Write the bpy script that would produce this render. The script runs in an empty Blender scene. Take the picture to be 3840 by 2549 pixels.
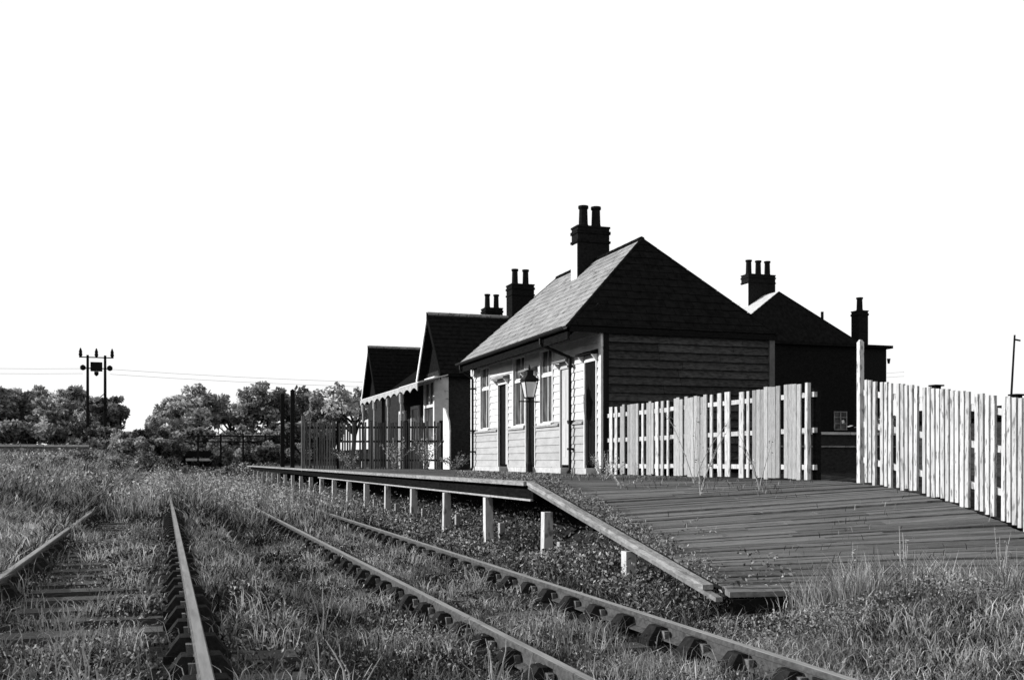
import bpy, math, random
import numpy as np
from mathutils import Vector, Matrix, noise
random.seed(7); rng = np.random.default_rng(7)
R = math.radians
sc = bpy.context.scene
C = sc.collection

# ------------------------------------------------------------------ camera
EYE = 1.30                      # metres above the rail tops of the right-hand track
cam = bpy.data.cameras.new('camera'); co = bpy.data.objects.new('camera', cam); C.objects.link(co)
co.location = (0, 0, EYE); co.rotation_euler = (R(90), 0, R(-18.54))
cam.sensor_width = 36; cam.lens = 36.58; cam.shift_y = 0.1177; cam.clip_start = .05; cam.clip_end = 4000
sc.camera = co
# ------------------------------------------------------------------ light
SUN_EL, SUN_AZ = 19.0, 28.0     # the sun stands to the left (-X), SUN_AZ degrees round towards +Y
sd = Vector((-math.cos(R(SUN_AZ))*math.cos(R(SUN_EL)), math.sin(R(SUN_AZ))*math.cos(R(SUN_EL)), math.sin(R(SUN_EL))))
sun = bpy.data.lights.new('sun', 'SUN'); so = bpy.data.objects.new('sun', sun); C.objects.link(so)
sun.energy = 5.0; sun.angle = R(.5); sun.color = (1, 1, 1)
so.rotation_euler = sd.to_track_quat('Z', 'Y').to_euler(); so.location = (-30, 20, 40)
w = bpy.data.worlds.new('World'); sc.world = w; w.use_nodes = True
nt = w.node_tree; nt.nodes.clear()
sky = nt.nodes.new('ShaderNodeTexSky'); sky.sky_type = 'NISHITA'; sky.sun_disc = False
sky.sun_elevation = R(SUN_EL); sky.sun_rotation = math.atan2(sd.x, sd.y); sky.air_density = 1.0; sky.dust_density = 2.0
bw = nt.nodes.new('ShaderNodeRGBToBW'); bg = nt.nodes.new('ShaderNodeBackground'); bg.inputs['Strength'].default_value = .078
ad = nt.nodes.new('ShaderNodeMath'); ad.operation = 'MAXIMUM'; ad.inputs[1].default_value = 8.6   # thin bright overcast veil, film white
cl = nt.nodes.new('ShaderNodeMath'); cl.operation = 'MINIMUM'; cl.inputs[1].default_value = 9.6
wo = nt.nodes.new('ShaderNodeOutputWorld')
nt.links.new(sky.outputs[0], bw.inputs[0]); nt.links.new(bw.outputs[0], ad.inputs[0]); nt.links.new(ad.outputs[0], cl.inputs[0])
nt.links.new(cl.outputs[0], bg.inputs['Color']); nt.links.new(bg.outputs[0], wo.inputs[0])
sc.view_settings.view_transform = 'Standard'; sc.view_settings.look = 'None'
sc.view_settings.exposure = 0.6; sc.view_settings.gamma = 1.0; sc.view_settings.use_curve_mapping = False
sc.render.engine = 'CYCLES'
sc.cycles.max_bounces = 5; sc.cycles.diffuse_bounces = 2; sc.cycles.transmission_bounces = 4; sc.cycles.transparent_max_bounces = 6

# ------------------------------------------------------------------ materials (black and white film: neutral greys)
def mat(name, lo, hi, scale=6, st=(1, 1, 1), rough=.85, bump=.25, vary=.12, spec=.2, bscale=None, metal=0, spots=None):
    m = bpy.data.materials.new(name); m.use_nodes = True; n = m.node_tree; L = n.links
    b = n.nodes['Principled BSDF']; b.inputs['Roughness'].default_value = rough; b.inputs['Metallic'].default_value = metal
    b.inputs['Specular IOR Level'].default_value = spec
    g = n.nodes.new('ShaderNodeNewGeometry'); mp = n.nodes.new('ShaderNodeMapping'); mp.inputs['Scale'].default_value = st
    L.new(g.outputs['Position'], mp.inputs['Vector'])
    t = n.nodes.new('ShaderNodeTexNoise'); t.inputs['Scale'].default_value = scale; t.inputs['Detail'].default_value = 6; t.inputs['Roughness'].default_value = .65
    L.new(mp.outputs[0], t.inputs['Vector'])
    mr = n.nodes.new('ShaderNodeMapRange'); mr.inputs[1].default_value = .3; mr.inputs[2].default_value = .7; mr.inputs[3].default_value = lo; mr.inputs[4].default_value = hi
    L.new(t.outputs['Fac'], mr.inputs[0])
    oi = n.nodes.new('ShaderNodeObjectInfo'); vr = n.nodes.new('ShaderNodeMapRange'); vr.inputs[3].default_value = 1-vary; vr.inputs[4].default_value = 1+vary
    L.new(oi.outputs['Random'], vr.inputs[0])
    mu = n.nodes.new('ShaderNodeMath'); mu.operation = 'MULTIPLY'; L.new(mr.outputs[0], mu.inputs[0]); L.new(vr.outputs[0], mu.inputs[1])
    out = mu
    if spots:                                   # worn or stained patches: (value, noise scale, threshold)
        t3 = n.nodes.new('ShaderNodeTexNoise'); t3.inputs['Scale'].default_value = spots[1]; t3.inputs['Detail'].default_value = 8
        L.new(mp.outputs[0], t3.inputs['Vector'])
        m3 = n.nodes.new('ShaderNodeMapRange'); m3.inputs[1].default_value = spots[2]; m3.inputs[2].default_value = spots[2]+.07; L.new(t3.outputs['Fac'], m3.inputs[0])
        mx = n.nodes.new('ShaderNodeMix'); mx.data_type = 'FLOAT'; L.new(m3.outputs[0], mx.inputs[0]); L.new(mu.outputs[0], mx.inputs[2]); mx.inputs[3].default_value = spots[0]
        out = mx
    L.new(out.outputs[0], b.inputs['Base Color'])
    if bump:
        t2 = n.nodes.new('ShaderNodeTexNoise'); t2.inputs['Scale'].default_value = (bscale or scale*3); t2.inputs['Detail'].default_value = 5
        L.new(mp.outputs[0], t2.inputs['Vector'])
        bp = n.nodes.new('ShaderNodeBump'); bp.inputs['Strength'].default_value = bump; bp.inputs['Distance'].default_value = .02
        L.new(t2.outputs['Fac'], bp.inputs['Height']); L.new(bp.outputs[0], b.inputs['Normal'])
    return m
def leafmat(name, lo, hi, trans=.35, rough=.7, power=1.0):
    m = bpy.data.materials.new(name); m.use_nodes = True; n = m.node_tree; L = n.links; n.nodes.clear()
    a = n.nodes.new('ShaderNodeAttribute'); a.attribute_name = 'tint'
    pw = n.nodes.new('ShaderNodeMath'); pw.operation = 'POWER'; pw.inputs[1].default_value = power; L.new(a.outputs['Fac'], pw.inputs[0])
    mr = n.nodes.new('ShaderNodeMapRange'); mr.inputs[3].default_value = lo; mr.inputs[4].default_value = hi; L.new(pw.outputs[0], mr.inputs[0])
    d = n.nodes.new('ShaderNodeBsdfDiffuse'); tr = n.nodes.new('ShaderNodeBsdfTranslucent'); mx = n.nodes.new('ShaderNodeMixShader'); mx.inputs[0].default_value = trans
    L.new(mr.outputs[0], d.inputs['Color']); L.new(mr.outputs[0], tr.inputs['Color']); L.new(d.outputs[0], mx.inputs[1]); L.new(tr.outputs[0], mx.inputs[2])
    o = n.nodes.new('ShaderNodeOutputMaterial'); L.new(mx.outputs[0], o.inputs[0])
    return m
M = dict(
    earth=mat('earth', .008, .035, 5, bump=.8, spec=0),
    ballast=mat('ballast', .015, .16, 28, bump=1.0, spec=0),
    sleeper=mat('old_sleeper_wood', .018, .08, 9, (1, 8, 8), bump=.7, vary=.3),
    rail=mat('rusty_rail_steel', .025, .085, 22, (1, .8, 1), rough=.7, spec=.1, bump=.15),
    railhead=mat('worn_rail_head', .10, .21, 10, (2, .15, 1), rough=.6, spec=.2, bump=.1),
    chair=mat('cast_iron_chair', .008, .02, 25, rough=.9, bump=.4, spec=.02),
    key=mat('oak_key', .05, .16, 30, (8, 1, 8), bump=.4, vary=.3),
    plank=mat('weathered_decking', .06, .17, 2.2, (.8, 34, 4), bump=.6, vary=.28, spots=(.045, 1.6, .62), spec=.05),
    edging=mat('platform_edging', .10, .27, 6, (4, 1, 4), bump=.5, vary=.1, spots=(.12, 4, .56)),
    darkbeam=mat('dark_timber', .004, .012, 7, (4, 1, 4), bump=.3, spec=0),  # near-black timber tone for beams, fascias and posts
    palebeam=mat('grey_timber', .16, .33, 8, (4, 1, 4), bump=.4),
    concrete=mat('weathered_concrete', .26, .50, 7, (1, 1, .5), bump=.6, spots=(.13, 7, .55), vary=.16),
    whiteboard=mat('white_painted_board', .36, .52, 2.2, (1, 1, 3), bump=.2, vary=.07, spots=(.26, 5.1, .66)),
    greyboard=mat('stone_painted_board', .23, .31, 2.2, (1, 1, 3), bump=.2, vary=.06, spots=(.15, 6, .66)),
    shadeboard=mat('shaded_board', .012, .055, 2.5, (3, 2, 9), bump=.5, vary=.35, spec=0),  # low tone puts the wall's shade into the boards
    trim=mat('white_trim', .40, .56, 6, bump=.2, vary=.05, spots=(.3, 7, .65)),
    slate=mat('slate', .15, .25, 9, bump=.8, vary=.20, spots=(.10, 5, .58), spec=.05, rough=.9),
    shadeslate=mat('shaded_slate', .003, .009, 6, bump=.2, vary=.2, spec=0),  # shaded copy of the slate, shade put into the colour
    litslate=mat('sunlit_slate', .30, .42, 5, bump=.3, vary=.1),  # sunlit copy of the slate, for the lit slope of the house roof
    iron=mat('black_iron', .006, .012, 12, rough=.6, bump=.1, spec=.08),
    darkdoor=mat('dark_door_and_opening', .004, .01, 5, (4, 4, 1), bump=.2, spec=.02),
    greydoor=mat('grey_door_paint', .27, .36, 5, (4, 4, 1), bump=.2),
    brick=mat('shaded_brick', .004, .014, 11, (1, 1, 2), bump=.4, vary=.25, spec=0),  # near-black tone carries the shade of walls and chimneys
    redbrick=mat('dull_brick', .012, .032, 9, (1, 1, 2), bump=.5, spec=0),
    pot=mat('sooty_chimney_pot', .006, .015, 20, bump=.3, spec=0),
    picket=mat('white_fence_paint', .26, .46, 5, (3, 3, .6), bump=.35, vary=.16, spots=(.13, 11, .56)),
    greypicket=mat('bare_grey_paling', .15, .32, 9, (9, 9, .7), bump=.5, vary=.25, spots=(.09, 10, .60)),
    palings=mat('old_dark_paling', .03, .12, 5, (6, 6, .5), bump=.4, vary=.5, spec=0),
    coping=mat('pale_coping', .24, .38, 6, bump=.3),
    stone=mat('field_stone', .06, .18, 7, bump=.7),
    post=mat('dark_pole', .006, .015, 8, (3, 3, 1), bump=.3, spec=0),
    wire=mat('wire', .3, .3, 1, bump=0),
    bark=mat('bark', .02, .06, 8, (3, 3, 1), bump=.6, spec=0),
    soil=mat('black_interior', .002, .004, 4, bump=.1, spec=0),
)
M['grass'] = leafmat('grass', .008, .36, .28, power=3.0)
M['drygrass'] = leafmat('dry_grass', .05, .50, .32, power=2.0)
M['leaf'] = leafmat('leaf', .02, .46, .30, power=2.2)
M['palegrass'] = leafmat('bleached_grass', .06, .68, .4, power=1.9)
M['treedark'] = leafmat('tree_foliage', .05, .45, .45, power=1.5)
M['treepale'] = leafmat('pale_tree_foliage', .09, .68, .45, power=1.4)
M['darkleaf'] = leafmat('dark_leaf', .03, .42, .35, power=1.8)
M['paleleaf'] = leafmat('pale_leaf', .05, .60, .32, power=1.6)
g = bpy.data.materials.new('lamp_glass'); g.use_nodes = True; b = g.node_tree.nodes['Principled BSDF']
b.inputs['Base Color'].default_value = (.75, .75, .75, 1); b.inputs['Roughness'].default_value = .35; b.inputs['Transmission Weight'].default_value = .45
M['lampglass'] = g
g = bpy.data.materials.new('dusty_window_glass'); g.use_nodes = True; b = g.node_tree.nodes['Principled BSDF']
tn = g.node_tree.nodes.new('ShaderNodeTexNoise'); tn.inputs['Scale'].default_value = 2.5
mr = g.node_tree.nodes.new('ShaderNodeMapRange'); mr.inputs[1].default_value = .35; mr.inputs[2].default_value = .7; mr.inputs[3].default_value = .006; mr.inputs[4].default_value = .07
g.node_tree.links.new(tn.outputs['Fac'], mr.inputs[0]); g.node_tree.links.new(mr.outputs[0], b.inputs['Base Color'])
b.inputs['Roughness'].default_value = .3; b.inputs['Specular IOR Level'].default_value = .08
M['glass'] = g

# ------------------------------------------------------------------ mesh helpers
def inv(o):
    m = Matrix.Translation(o.location) @ o.rotation_euler.to_matrix().to_4x4()
    return m.inverted()
def tag(o, label=None, cat=None, group=None, kind=None):
    if label: o['label'] = label
    if cat: o['category'] = cat
    if group: o['group'] = group
    if kind: o['kind'] = kind
    return o
def thing(name, loc, label, cat, group=None):
    o = bpy.data.objects.new(name, None); o.empty_display_size = .2; C.objects.link(o); o.location = loc
    return tag(o, label, cat, group)
def link(name, me, parent=None, loc=(0, 0, 0), rz=0):
    """world-placed object; keeps world coordinates under its parent"""
    o = bpy.data.objects.new(name, me); C.objects.link(o); o.location = loc; o.rotation_euler = (0, 0, rz)
    if parent:
        o.parent = parent; o.matrix_parent_inverse = inv(parent) if not parent.parent else parent.get('_inv', None) and Matrix(parent['_inv']) or Matrix.Identity(4)
    return o
class MB:
    def __init__(s): s.v = []; s.f = []
    def box(s, x0, x1, y0, y1, z0, z1):
        n = len(s.v); s.v += [(x, y, z) for z in (z0, z1) for y in (y0, y1) for x in (x0, x1)]
        s.f += [tuple(n+i for i in q) for q in ((0, 2, 3, 1), (4, 5, 7, 6), (0, 1, 5, 4), (2, 6, 7, 3), (0, 4, 6, 2), (1, 3, 7, 5))]; return s
    def hexa(s, p):             # 8 points: bottom 4 (ccw), top 4
        n = len(s.v); s.v += [tuple(q) for q in p]
        s.f += [tuple(n+i for i in q) for q in ((3, 2, 1, 0), (4, 5, 6, 7), (0, 1, 5, 4), (1, 2, 6, 5), (2, 3, 7, 6), (3, 0, 4, 7))]; return s
    def tube(s, a, b, r0, r1=None, n=8, caps=True):
        a = Vector(a); b = Vector(b); r1 = r0 if r1 is None else r1
        d = (b-a).normalized(); u = d.orthogonal().normalized(); w_ = d.cross(u); k = len(s.v)
        for p, r in ((a, r0), (b, r1)):
            for i in range(n):
                t = 2*math.pi*i/n; s.v.append(tuple(p+u*math.cos(t)*r+w_*math.sin(t)*r))
        for i in range(n): j = (i+1) % n; s.f.append((k+i, k+j, k+n+j, k+n+i))
        if caps: s.f.append(tuple(k+i for i in reversed(range(n)))); s.f.append(tuple(k+n+i for i in range(n)))
        return s
    def path(s, pts, r, n=6):
        for a, b in zip(pts, pts[1:]): s.tube(a, b, r, r, n)
        return s
    def lathe(s, c, prof, n=12):
        k = len(s.v)
        for r, z in prof:
            for i in range(n): t = 2*math.pi*(i+.5)/n; s.v.append((c[0]+r*math.cos(t), c[1]+r*math.sin(t), c[2]+z))
        for j in range(len(prof)-1):
            for i in range(n): q = (i+1) % n; s.f.append((k+j*n+i, k+j*n+q, k+(j+1)*n+q, k+(j+1)*n+i))
        s.f.append(tuple(k+i for i in reversed(range(n)))); s.f.append(tuple(k+(len(prof)-1)*n+i for i in range(n))); return s
    def prism(s, poly, axis, a, b):   # poly of 2-D points extruded along axis
        k = len(s.v); n = len(poly)
        for t in (a, b):
            for p, q in poly: s.v.append({'x': (t, p, q), 'y': (p, t, q), 'z': (p, q, t)}[axis])
        for i in range(n): j = (i+1) % n; s.f.append((k+i, k+j, k+n+j, k+n+i))
        s.f.append(tuple(k+i for i in reversed(range(n)))); s.f.append(tuple(k+n+i for i in range(n))); return s
    def mesh(s, name, m):
        me = bpy.data.meshes.new(name); me.from_pydata(s.v, [], s.f); me.materials.append(m); me.validate(); return me
    def build(s, name, m, parent=None, label=None, kind=None):
        o = link(name, s.mesh(name, m), parent)
        return tag(o, label, None, None, kind)
def bx(*a): return MB().box(*a)
def setattr_float(me, name, arr):
    at = me.attributes.new(name, 'FLOAT', 'POINT'); at.data.foreach_set('value', np.asarray(arr, dtype=np.float32))
def mesh_np(name, V, F3, F4, m, tint=None):
    me = bpy.data.meshes.new(name); V = np.asarray(V, dtype=np.float32)
    me.vertices.add(len(V)); me.vertices.foreach_set('co', V.ravel())
    F3 = np.zeros((0, 3), int) if F3 is None else F3; F4 = np.zeros((0, 4), int) if F4 is None else F4
    li = np.concatenate([F3.ravel(), F4.ravel()]).astype(np.int32); me.loops.add(len(li)); me.loops.foreach_set('vertex_index', li)
    tot = np.concatenate([np.full(len(F3), 3), np.full(len(F4), 4)]).astype(np.int32); st = np.concatenate([[0], np.cumsum(tot)[:-1]]).astype(np.int32)
    me.polygons.add(len(tot)); me.polygons.foreach_set('loop_start', st); me.polygons.foreach_set('loop_total', tot)
    me.update(calc_edges=True); me.materials.append(m)
    if tint is not None: setattr_float(me, 'tint', tint)
    return me

# ------------------------------------------------------------------ terrain
def sst(a, b, x): t = np.clip((x-a)/(b-a), 0, 1); return t*t*(3-2*t)
def ramp_f(y): return EYE-np.where(y >= 13.4, .297, np.minimum(.297+.1745*(13.4-y), 1.20))
def ramp_b(y): t = np.maximum(12.9-y, 0); return EYE-np.where(y >= 12.9, .30, np.minimum(.30+.040*t*t, 1.17))
def ramp_z(x, y): k = np.clip((x-4.7)/4.6, 0, 1); return ramp_f(y)*(1-k)+ramp_b(y)*k
def ground(x, y):
    x = np.asarray(x, float); y = np.asarray(y, float)
    z = .15 - .33*sst(.80, 1.2, x) - .09*sst(-1.25, -.95, x)*sst(-.35, -.7, x)*1.0                                   # left track bed, step down to the right one
    z = z + .30*sst(-1.7, -3.4, x) + (.10+.10*np.sin(y*.31)+.62*sst(30, 68, y))*sst(-1.6, -4.6, x) + .4*sst(-10, -30, x)
    under = .80*sst(5.0, 6.8, x)
    cap = ramp_z(x, y)-.28+.17
    plat = np.where(y > 8.2, np.minimum(under, np.maximum(cap, 0)), 0)
    z = z + plat*sst(8.2, 8.6, y)
    yard = sst(9.35, 9.7, x)*(ramp_b(np.maximum(y, 8.5))-.06-.0)
    z = np.where(x > 9.35, np.maximum(z, yard*sst(6, 8.5, y)-.0), z)
    z = z + .22*sst(4.6, 6.4, x)*(1-sst(7.2, 8.3, y))                # grassy swell in front of the ramp
    z = z + 1.2*sst(62, 100, y)*sst(9, 3, np.abs(x-10)/1.0)*0
    z = z + 1.3*sst(88, 104, y) + 1.0*sst(110, 300, y)
    z = z + 1.95*np.exp(-((x+1.7)/2.7)**2-((y-78)/8)**2) + .75*np.exp(-((x-5.2)/2.6)**2-((y-73)/5)**2)
    z = z + .6*sst(14, 30, x)*sst(40, 80, y)
    return z
def wob(x, y): return .045*np.sin(1.7*x+.6*y)+.035*np.sin(2.9*y-1.3*x+1)+.02*np.sin(6.1*x+4.7*y)
def gz(x, y): return ground(x, y)+wob(x, y)*(np.abs(np.asarray(x)-2.0) < 400)
def sheet():
    xs = np.concatenate([-np.geomspace(1500, 14, 18), np.arange(-13, 15, .22), np.geomspace(15, 1500, 22)])
    ys = np.concatenate([[-60, -30, -12, -5], np.arange(-1, 26, .25), np.arange(26, 60, 1.), np.geomspace(61, 2500, 34)])
    Xg, Yg = np.meshgrid(xs, ys); Z = gz(Xg, Yg); V = np.stack([Xg.ravel(), Yg.ravel(), Z.ravel()], 1)
    nx, ny = len(xs), len(ys); i = np.arange(nx-1)[None, :]+np.arange(ny-1)[:, None]*nx
    F = np.stack([i, i+1, i+1+nx, i+nx], -1).reshape(-1, 4)
    me = mesh_np('ground', V, None, F, M['earth']); me.polygons.foreach_set('use_smooth', np.ones(len(F), bool))
    return tag(link('ground', me), kind='structure')
sheet()

# ------------------------------------------------------------------ railway tracks
def rail_profile(cx, top, lift=0):
    h = .145
    return [(cx-.07, top-h), (cx+.07, top-h), (cx+.07, top-h+.012), (cx+.012, top-h+.03), (cx+.012, top-.045), (cx+.035, top-.035), (cx+.035, top-.006), (cx+.028, top), (cx-.028, top), (cx-.035, top-.006), (cx-.035, top-.035), (cx-.012, top-.045), (cx-.012, top-h+.03), (cx-.07, top-h+.012)]
def chair_mesh():
    b = MB()
    b.box(-.19, .19, -.11, .11, 0, .045)
    for s in (-1, 1):
        b.hexa([(s*.04, -.10, .04), (s*.18, -.09, .04), (s*.18, .09, .04), (s*.04, .10, .04), (s*.04, -.08, .145), (s*.10, -.07, .145), (s*.10, .07, .145), (s*.04, .08, .145)])
    b.tube((-.15, 0, .04), (-.15, 0, .075), .02, n=6); b.tube((.15, 0, .04), (.15, 0, .075), .02, n=6)
    return b.mesh('chair', M['chair'])
CH = chair_mesh()
KEY = MB().hexa([(-.062, -.13, .045), (-.016, -.13, .045), (-.016, .12, .045), (-.055, .12, .045), (-.068, -.13, .115), (-.022, -.13, .115), (-.022, .12, .115), (-.06, .12, .115)]).mesh('key', M['key'])
SL = []
for k in range(5):
    b = MB(); j = [random.uniform(-.012, .012) for _ in range(8)]
    b.hexa([(-1.30, -.125, -.12), (1.30, -.125, -.12), (1.30, .125, -.12), (-1.30, .125, -.12), (-1.30+j[0], -.122+j[1], j[2]), (1.30+j[3], -.122+j[4], 0), (1.30, .122+j[5], j[6]), (-1.30, .122+j[7], 0)])
    SL.append(b.mesh('sleeper', M['sleeper']))
def track(x0, x1, top, y0, y1, ych, ysl, label, keyside):
    t = thing('railway_track', ((x0+x1)/2, y0, top-.19), label, 'railway track', 'overgrown railway tracks')
    for x in (x0, x1):
        bpm = MB().prism(rail_profile(x, top), 'y', y0, y1).build('rail', M['rail'], t)
        # a thin worn strip on the head, a sub-part of its rail
        link('rail_head', bx(x-.027, x+.027, y0, y1, top+.0005, top+.004).mesh('rail_head', M['railhead']), bpm)
        for yj in ((5.35, 14.5, 23.6) if x0 > 0 else (7.6, 16.7)):       # bolted rail joints
            for sd_ in (-1, 1):
                b = MB().box(x+sd_*.018-.008, x+sd_*.018+.008, yj-.23, yj+.23, top-.112, top-.05)
                for q in (-.17, -.06, .06, .17): b.tube((x+sd_*.024, yj+q, top-.08), (x+sd_*.044, yj+q, top-.08), .016, n=6)
                b.build('fishplate', M['chair'], t)
    y = y0+.35; k = 0
    while y < ysl:
        o = link('sleeper', SL[k % 5], t, ((x0+x1)/2+random.uniform(-.03, .03), y, top-.185), random.uniform(-.012, .012))
        if y < ych:
            for x in (x0, x1):
                c = link('chair', CH, t, (x, y, top-.185), 0 if keyside < 0 else math.pi)
                if random.random() < .93:
                    ko = bpy.data.objects.new('key', KEY); C.objects.link(ko); ko.parent = c; ko.location = (0, random.uniform(-.03, .03), 0)
        y += .63; k += 1
    return t
track(-1.31, .19, .315, -1.5, 60, 27, 34, 'overgrown nearer railway track on the left, raised slightly above the other', -1)
track(2.41, 3.88, .0, -1.5, 86, 32, 36, 'overgrown railway track running beside the platform posts', -1)
# ballast showing between the weeds
def scatter(n, xr, yr, yw=0.0):
    y = yr[0]+(yr[1]-yr[0])*rng.random(n)**(1+yw); x = xr[0]+(xr[1]-xr[0])*rng.random(n); return x, y
def stones():
    n = 16000; x, y = scatter(n, (-2.2, 4.6), (3.2, 17), .8); z = gz(x, y); r = .012+.022*rng.random(n)
    base = np.array([(1, 0, 0), (-1, 0, 0), (0, 1, 0), (0, -1, 0), (0, 0, 1), (0, 0, -1)], float)
    V = base[None]*(r[:, None, None]*(.6+.8*rng.random((n, 6, 1))))+np.stack([x, y, z+.004], 1)[:, None]
    F = np.array([(0, 2, 4), (2, 1, 4), (1, 3, 4), (3, 0, 4), (2, 0, 5), (1, 2, 5), (3, 1, 5), (0, 3, 5)])
    F = (F[None]+np.arange(n)[:, None, None]*6).reshape(-1, 3)
    tag(link('ballast_stones', mesh_np('ballast_stones', V.reshape(-1, 3), F, None, M['ballast'])), 'loose ballast stones scattered between the rails', 'ballast', kind='stuff')
stones()

# ------------------------------------------------------------------ platform
pf = thing('platform', (4.75, 13.4, 0), 'long timber station platform with a planked ramp sloping down towards the grass', 'platform')
DX0, DX1 = 4.88, 9.27
def plank(y0, y1, nm='plank'):
    b = MB(); th = .05; g0 = random.choice((.004, .006, .011))
    j = random.uniform(-.016, .012); xa = DX0+random.uniform(-.02, .02)
    segs = [xa, xa+(DX1-xa)*random.uniform(.3, .7), DX1]
    for a, c in zip(segs, segs[1:]):
        dz = random.uniform(-.006, .006)
        P = []
        for lift in (-th, 0):
            for (x, y) in ((a+.003, y0+g0), (c-.003, y0+g0), (c-.003, y1-g0), (a+.003, y1-g0)):
                ys_ = y-.55*np.clip((13.4-y)/5.1, 0, 1)*(x-DX0)/(DX1-DX0)       # the boards fan out slightly towards the foot
                P.append((x, ys_, float(ramp_z(x, ys_))+lift+j*.6+dz))
        bb = MB().hexa(P); bb.build(nm, M['plank'], pf)
y = 8.30
while y < 16.2:
    wd = random.uniform(.075, .105); plank(y, y+wd); y += wd
yp = y
b = MB()
while y < 33.5:
    wd = .15; b.box(DX0, DX1, y+.006, y+wd-.006, EYE-.35, EYE-.30+random.uniform(-.006, .004)); y += wd
while y < 62:
    b.box(DX0, 9.1, y+.006, y+.294, EYE-.35, EYE-.30+random.uniform(-.005, .003)); y += .3
b.build('far_planks', M['plank'], pf, kind='stuff')
b = MB(); n = 26
b.box(5.3, DX1, 13.4, 62, EYE-.47, EYE-.36); b.build('deck_base', M['darkbeam'], pf)
# edge coping (flat part, then ramp)
def edge_strip(nm, x0, x1, zt, zb, m, y0, y1, step):
    y = y0
    while y < y1-.01:
        e = min(y+step, y1); P = []
        for off in (zb, zt):
            for (xx, yy) in ((x0, y+.004), (x1, y+.004), (x1, e-.004), (x0, e-.004)): P.append((xx, yy, float(ramp_f(yy))+off))
        MB().hexa(P).build(nm, m, pf); y = e
edge_strip('coping', 4.70, 4.81, .012, -.035, M['edging'], 8.5, 13.4, 1.72)
edge_strip('coping', 4.66, 4.876, .012, -.045, M['edging'], 13.4, 62, 3.2)
edge_strip('fascia_beam', 4.80, 4.86, -.05, -.225, M['darkbeam'], 13.4, 62, 5.1)
edge_strip('fascia_beam', 4.72, 4.79, -.045, -.085, M['stone'], 8.3, 13.4, 2.6)
edge_strip('lower_rail', 4.76, 4.80, -.232, -.258, M['palebeam'], 13.4, 34, 2.55)
k = 0; y = 10.24
while y < 61:
    top = float(ramp_f(y))-(.268 if y > 12.5 else .125)
    b = MB(); zg = float(gz(4.8, y))-.25
    lx_, ly_ = random.uniform(-.012, .012), random.uniform(-.02, .02)
    b.hexa([(4.70, y-.07, zg), (4.83, y-.07, zg), (4.83, y+.07, zg), (4.70, y+.07, zg), (4.705+lx_, y-.066+ly_, top), (4.825+lx_, y-.062+ly_, top), (4.825+lx_, y+.066+ly_, top), (4.705+lx_, y+.06+ly_, top)])
    b.build('post', M['concrete'], pf)
    if y < 26 and y > 12:
        b = bx(4.95, 5.03, y+.0, y+.10, zg, top-.40); b.build('rear_post', M['palebeam'], pf)
    y += 2.55
MB().hexa([(4.86, 8.24, -.1), (9.27, 7.70, -.1), (9.27, 7.74, -.1), (4.86, 8.28, -.1), (4.86, 8.24, .05), (9.27, 7.70, .05), (9.27, 7.74, .05), (4.86, 8.28, .05)]).build('end_board', M['darkbeam'], pf)
b = MB()
for y in np.arange(9.0, 33, 2.55):
    P = []
    for off in (-.24, -.06):
        for (xx, yy) in ((4.9, y), (9.2, y), (9.2, y+.1), (4.9, y+.1)): P.append((xx, yy, float(ramp_z(xx, yy))+off))
    MB().hexa(P).build('cross_beam', M['darkbeam'], pf)

# ------------------------------------------------------------------ station building (weatherboarded, hipped roof)
def lerp(a, b, t): return tuple(p+(q-p)*t for p, q in zip(a, b))
def slates(P00, P10, P11, P01, nt_, wd, m, parent, cap=0, name='slate', lift=.016):
    """slates laid on the slope P00-P10 (eave) to P01-P11 (ridge); the first `cap` become parts, the rest one joined part"""
    P = [Vector(p) for p in (P00, P10, P11, P01)]
    nrm = (P[1]-P[0]).cross(P[3]-P[0]).normalized(); nrm = nrm if nrm.z > 0 else -nrm
    up = ((P[3]+P[2])/2-(P[0]+P[1])/2).normalized()
    ax = (P[1]-P[0]).normalized(); org = P[0]; L = []
    for i in range(nt_):
        a0, a1 = i/nt_, min((i+1.12)/nt_, 1)
        def xr(t): l = P[0].lerp(P[3], t); r = P[1].lerp(P[2], t); return l, r
        l0, r0 = xr(a0); l1, r1 = xr(a1)
        s0, e0 = (l0-org).dot(ax), (r0-org).dot(ax); s1, e1 = (l1-org).dot(ax), (r1-org).dot(ax)
        off = (i % 2)*wd*.5; q = math.floor((min(s0, s1)-off)/wd)
        x = q*wd+off
        while x < max(e0, e1):
            def pt(xv, s_, e_, l_, r_):
                xv = min(max(xv, s_), e_); f = (xv-s_)/max(e_-s_, 1e-6); return l_.lerp(r_, f)
            x2 = x+wd-.006
            A, B, Cc, D = pt(x+.003, s0, e0, l0, r0), pt(x2, s0, e0, l0, r0), pt(x2, s1, e1, l1, r1), pt(x+.003, s1, e1, l1, r1)
            if (B-A).length+(Cc-D).length > .04:
                u = lift*random.uniform(.8, 1.25); dj = up*random.uniform(-.008, .008)
                pts = [A+dj, B+dj, Cc+nrm*-.012, D+nrm*-.012, A+dj+nrm*u, B+dj+nrm*u, Cc+nrm*.001, D+nrm*.001]
                if (B-A).length < .01: pts[0] += ax*-.005; pts[4] += ax*-.005
                L.append((x, pts))
            x += wd
    L.sort(key=lambda t: t[0])
    for k in range(min(cap, len(L))): MB().hexa(L[k][1]).build(name, m, parent)
    if len(L) > cap:
        b = MB()
        for k in range(cap, len(L)): b.hexa(L[k][1])
        b.build('far_'+name+'s' if cap else name+'_courses', m, parent, kind='stuff')
def solid(pts, faces, name, m, parent):
    b = MB(); b.v = [tuple(p) for p in pts]; b.f = faces; return b.build(name, m, parent)
W = lambda z: z+EYE
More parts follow.
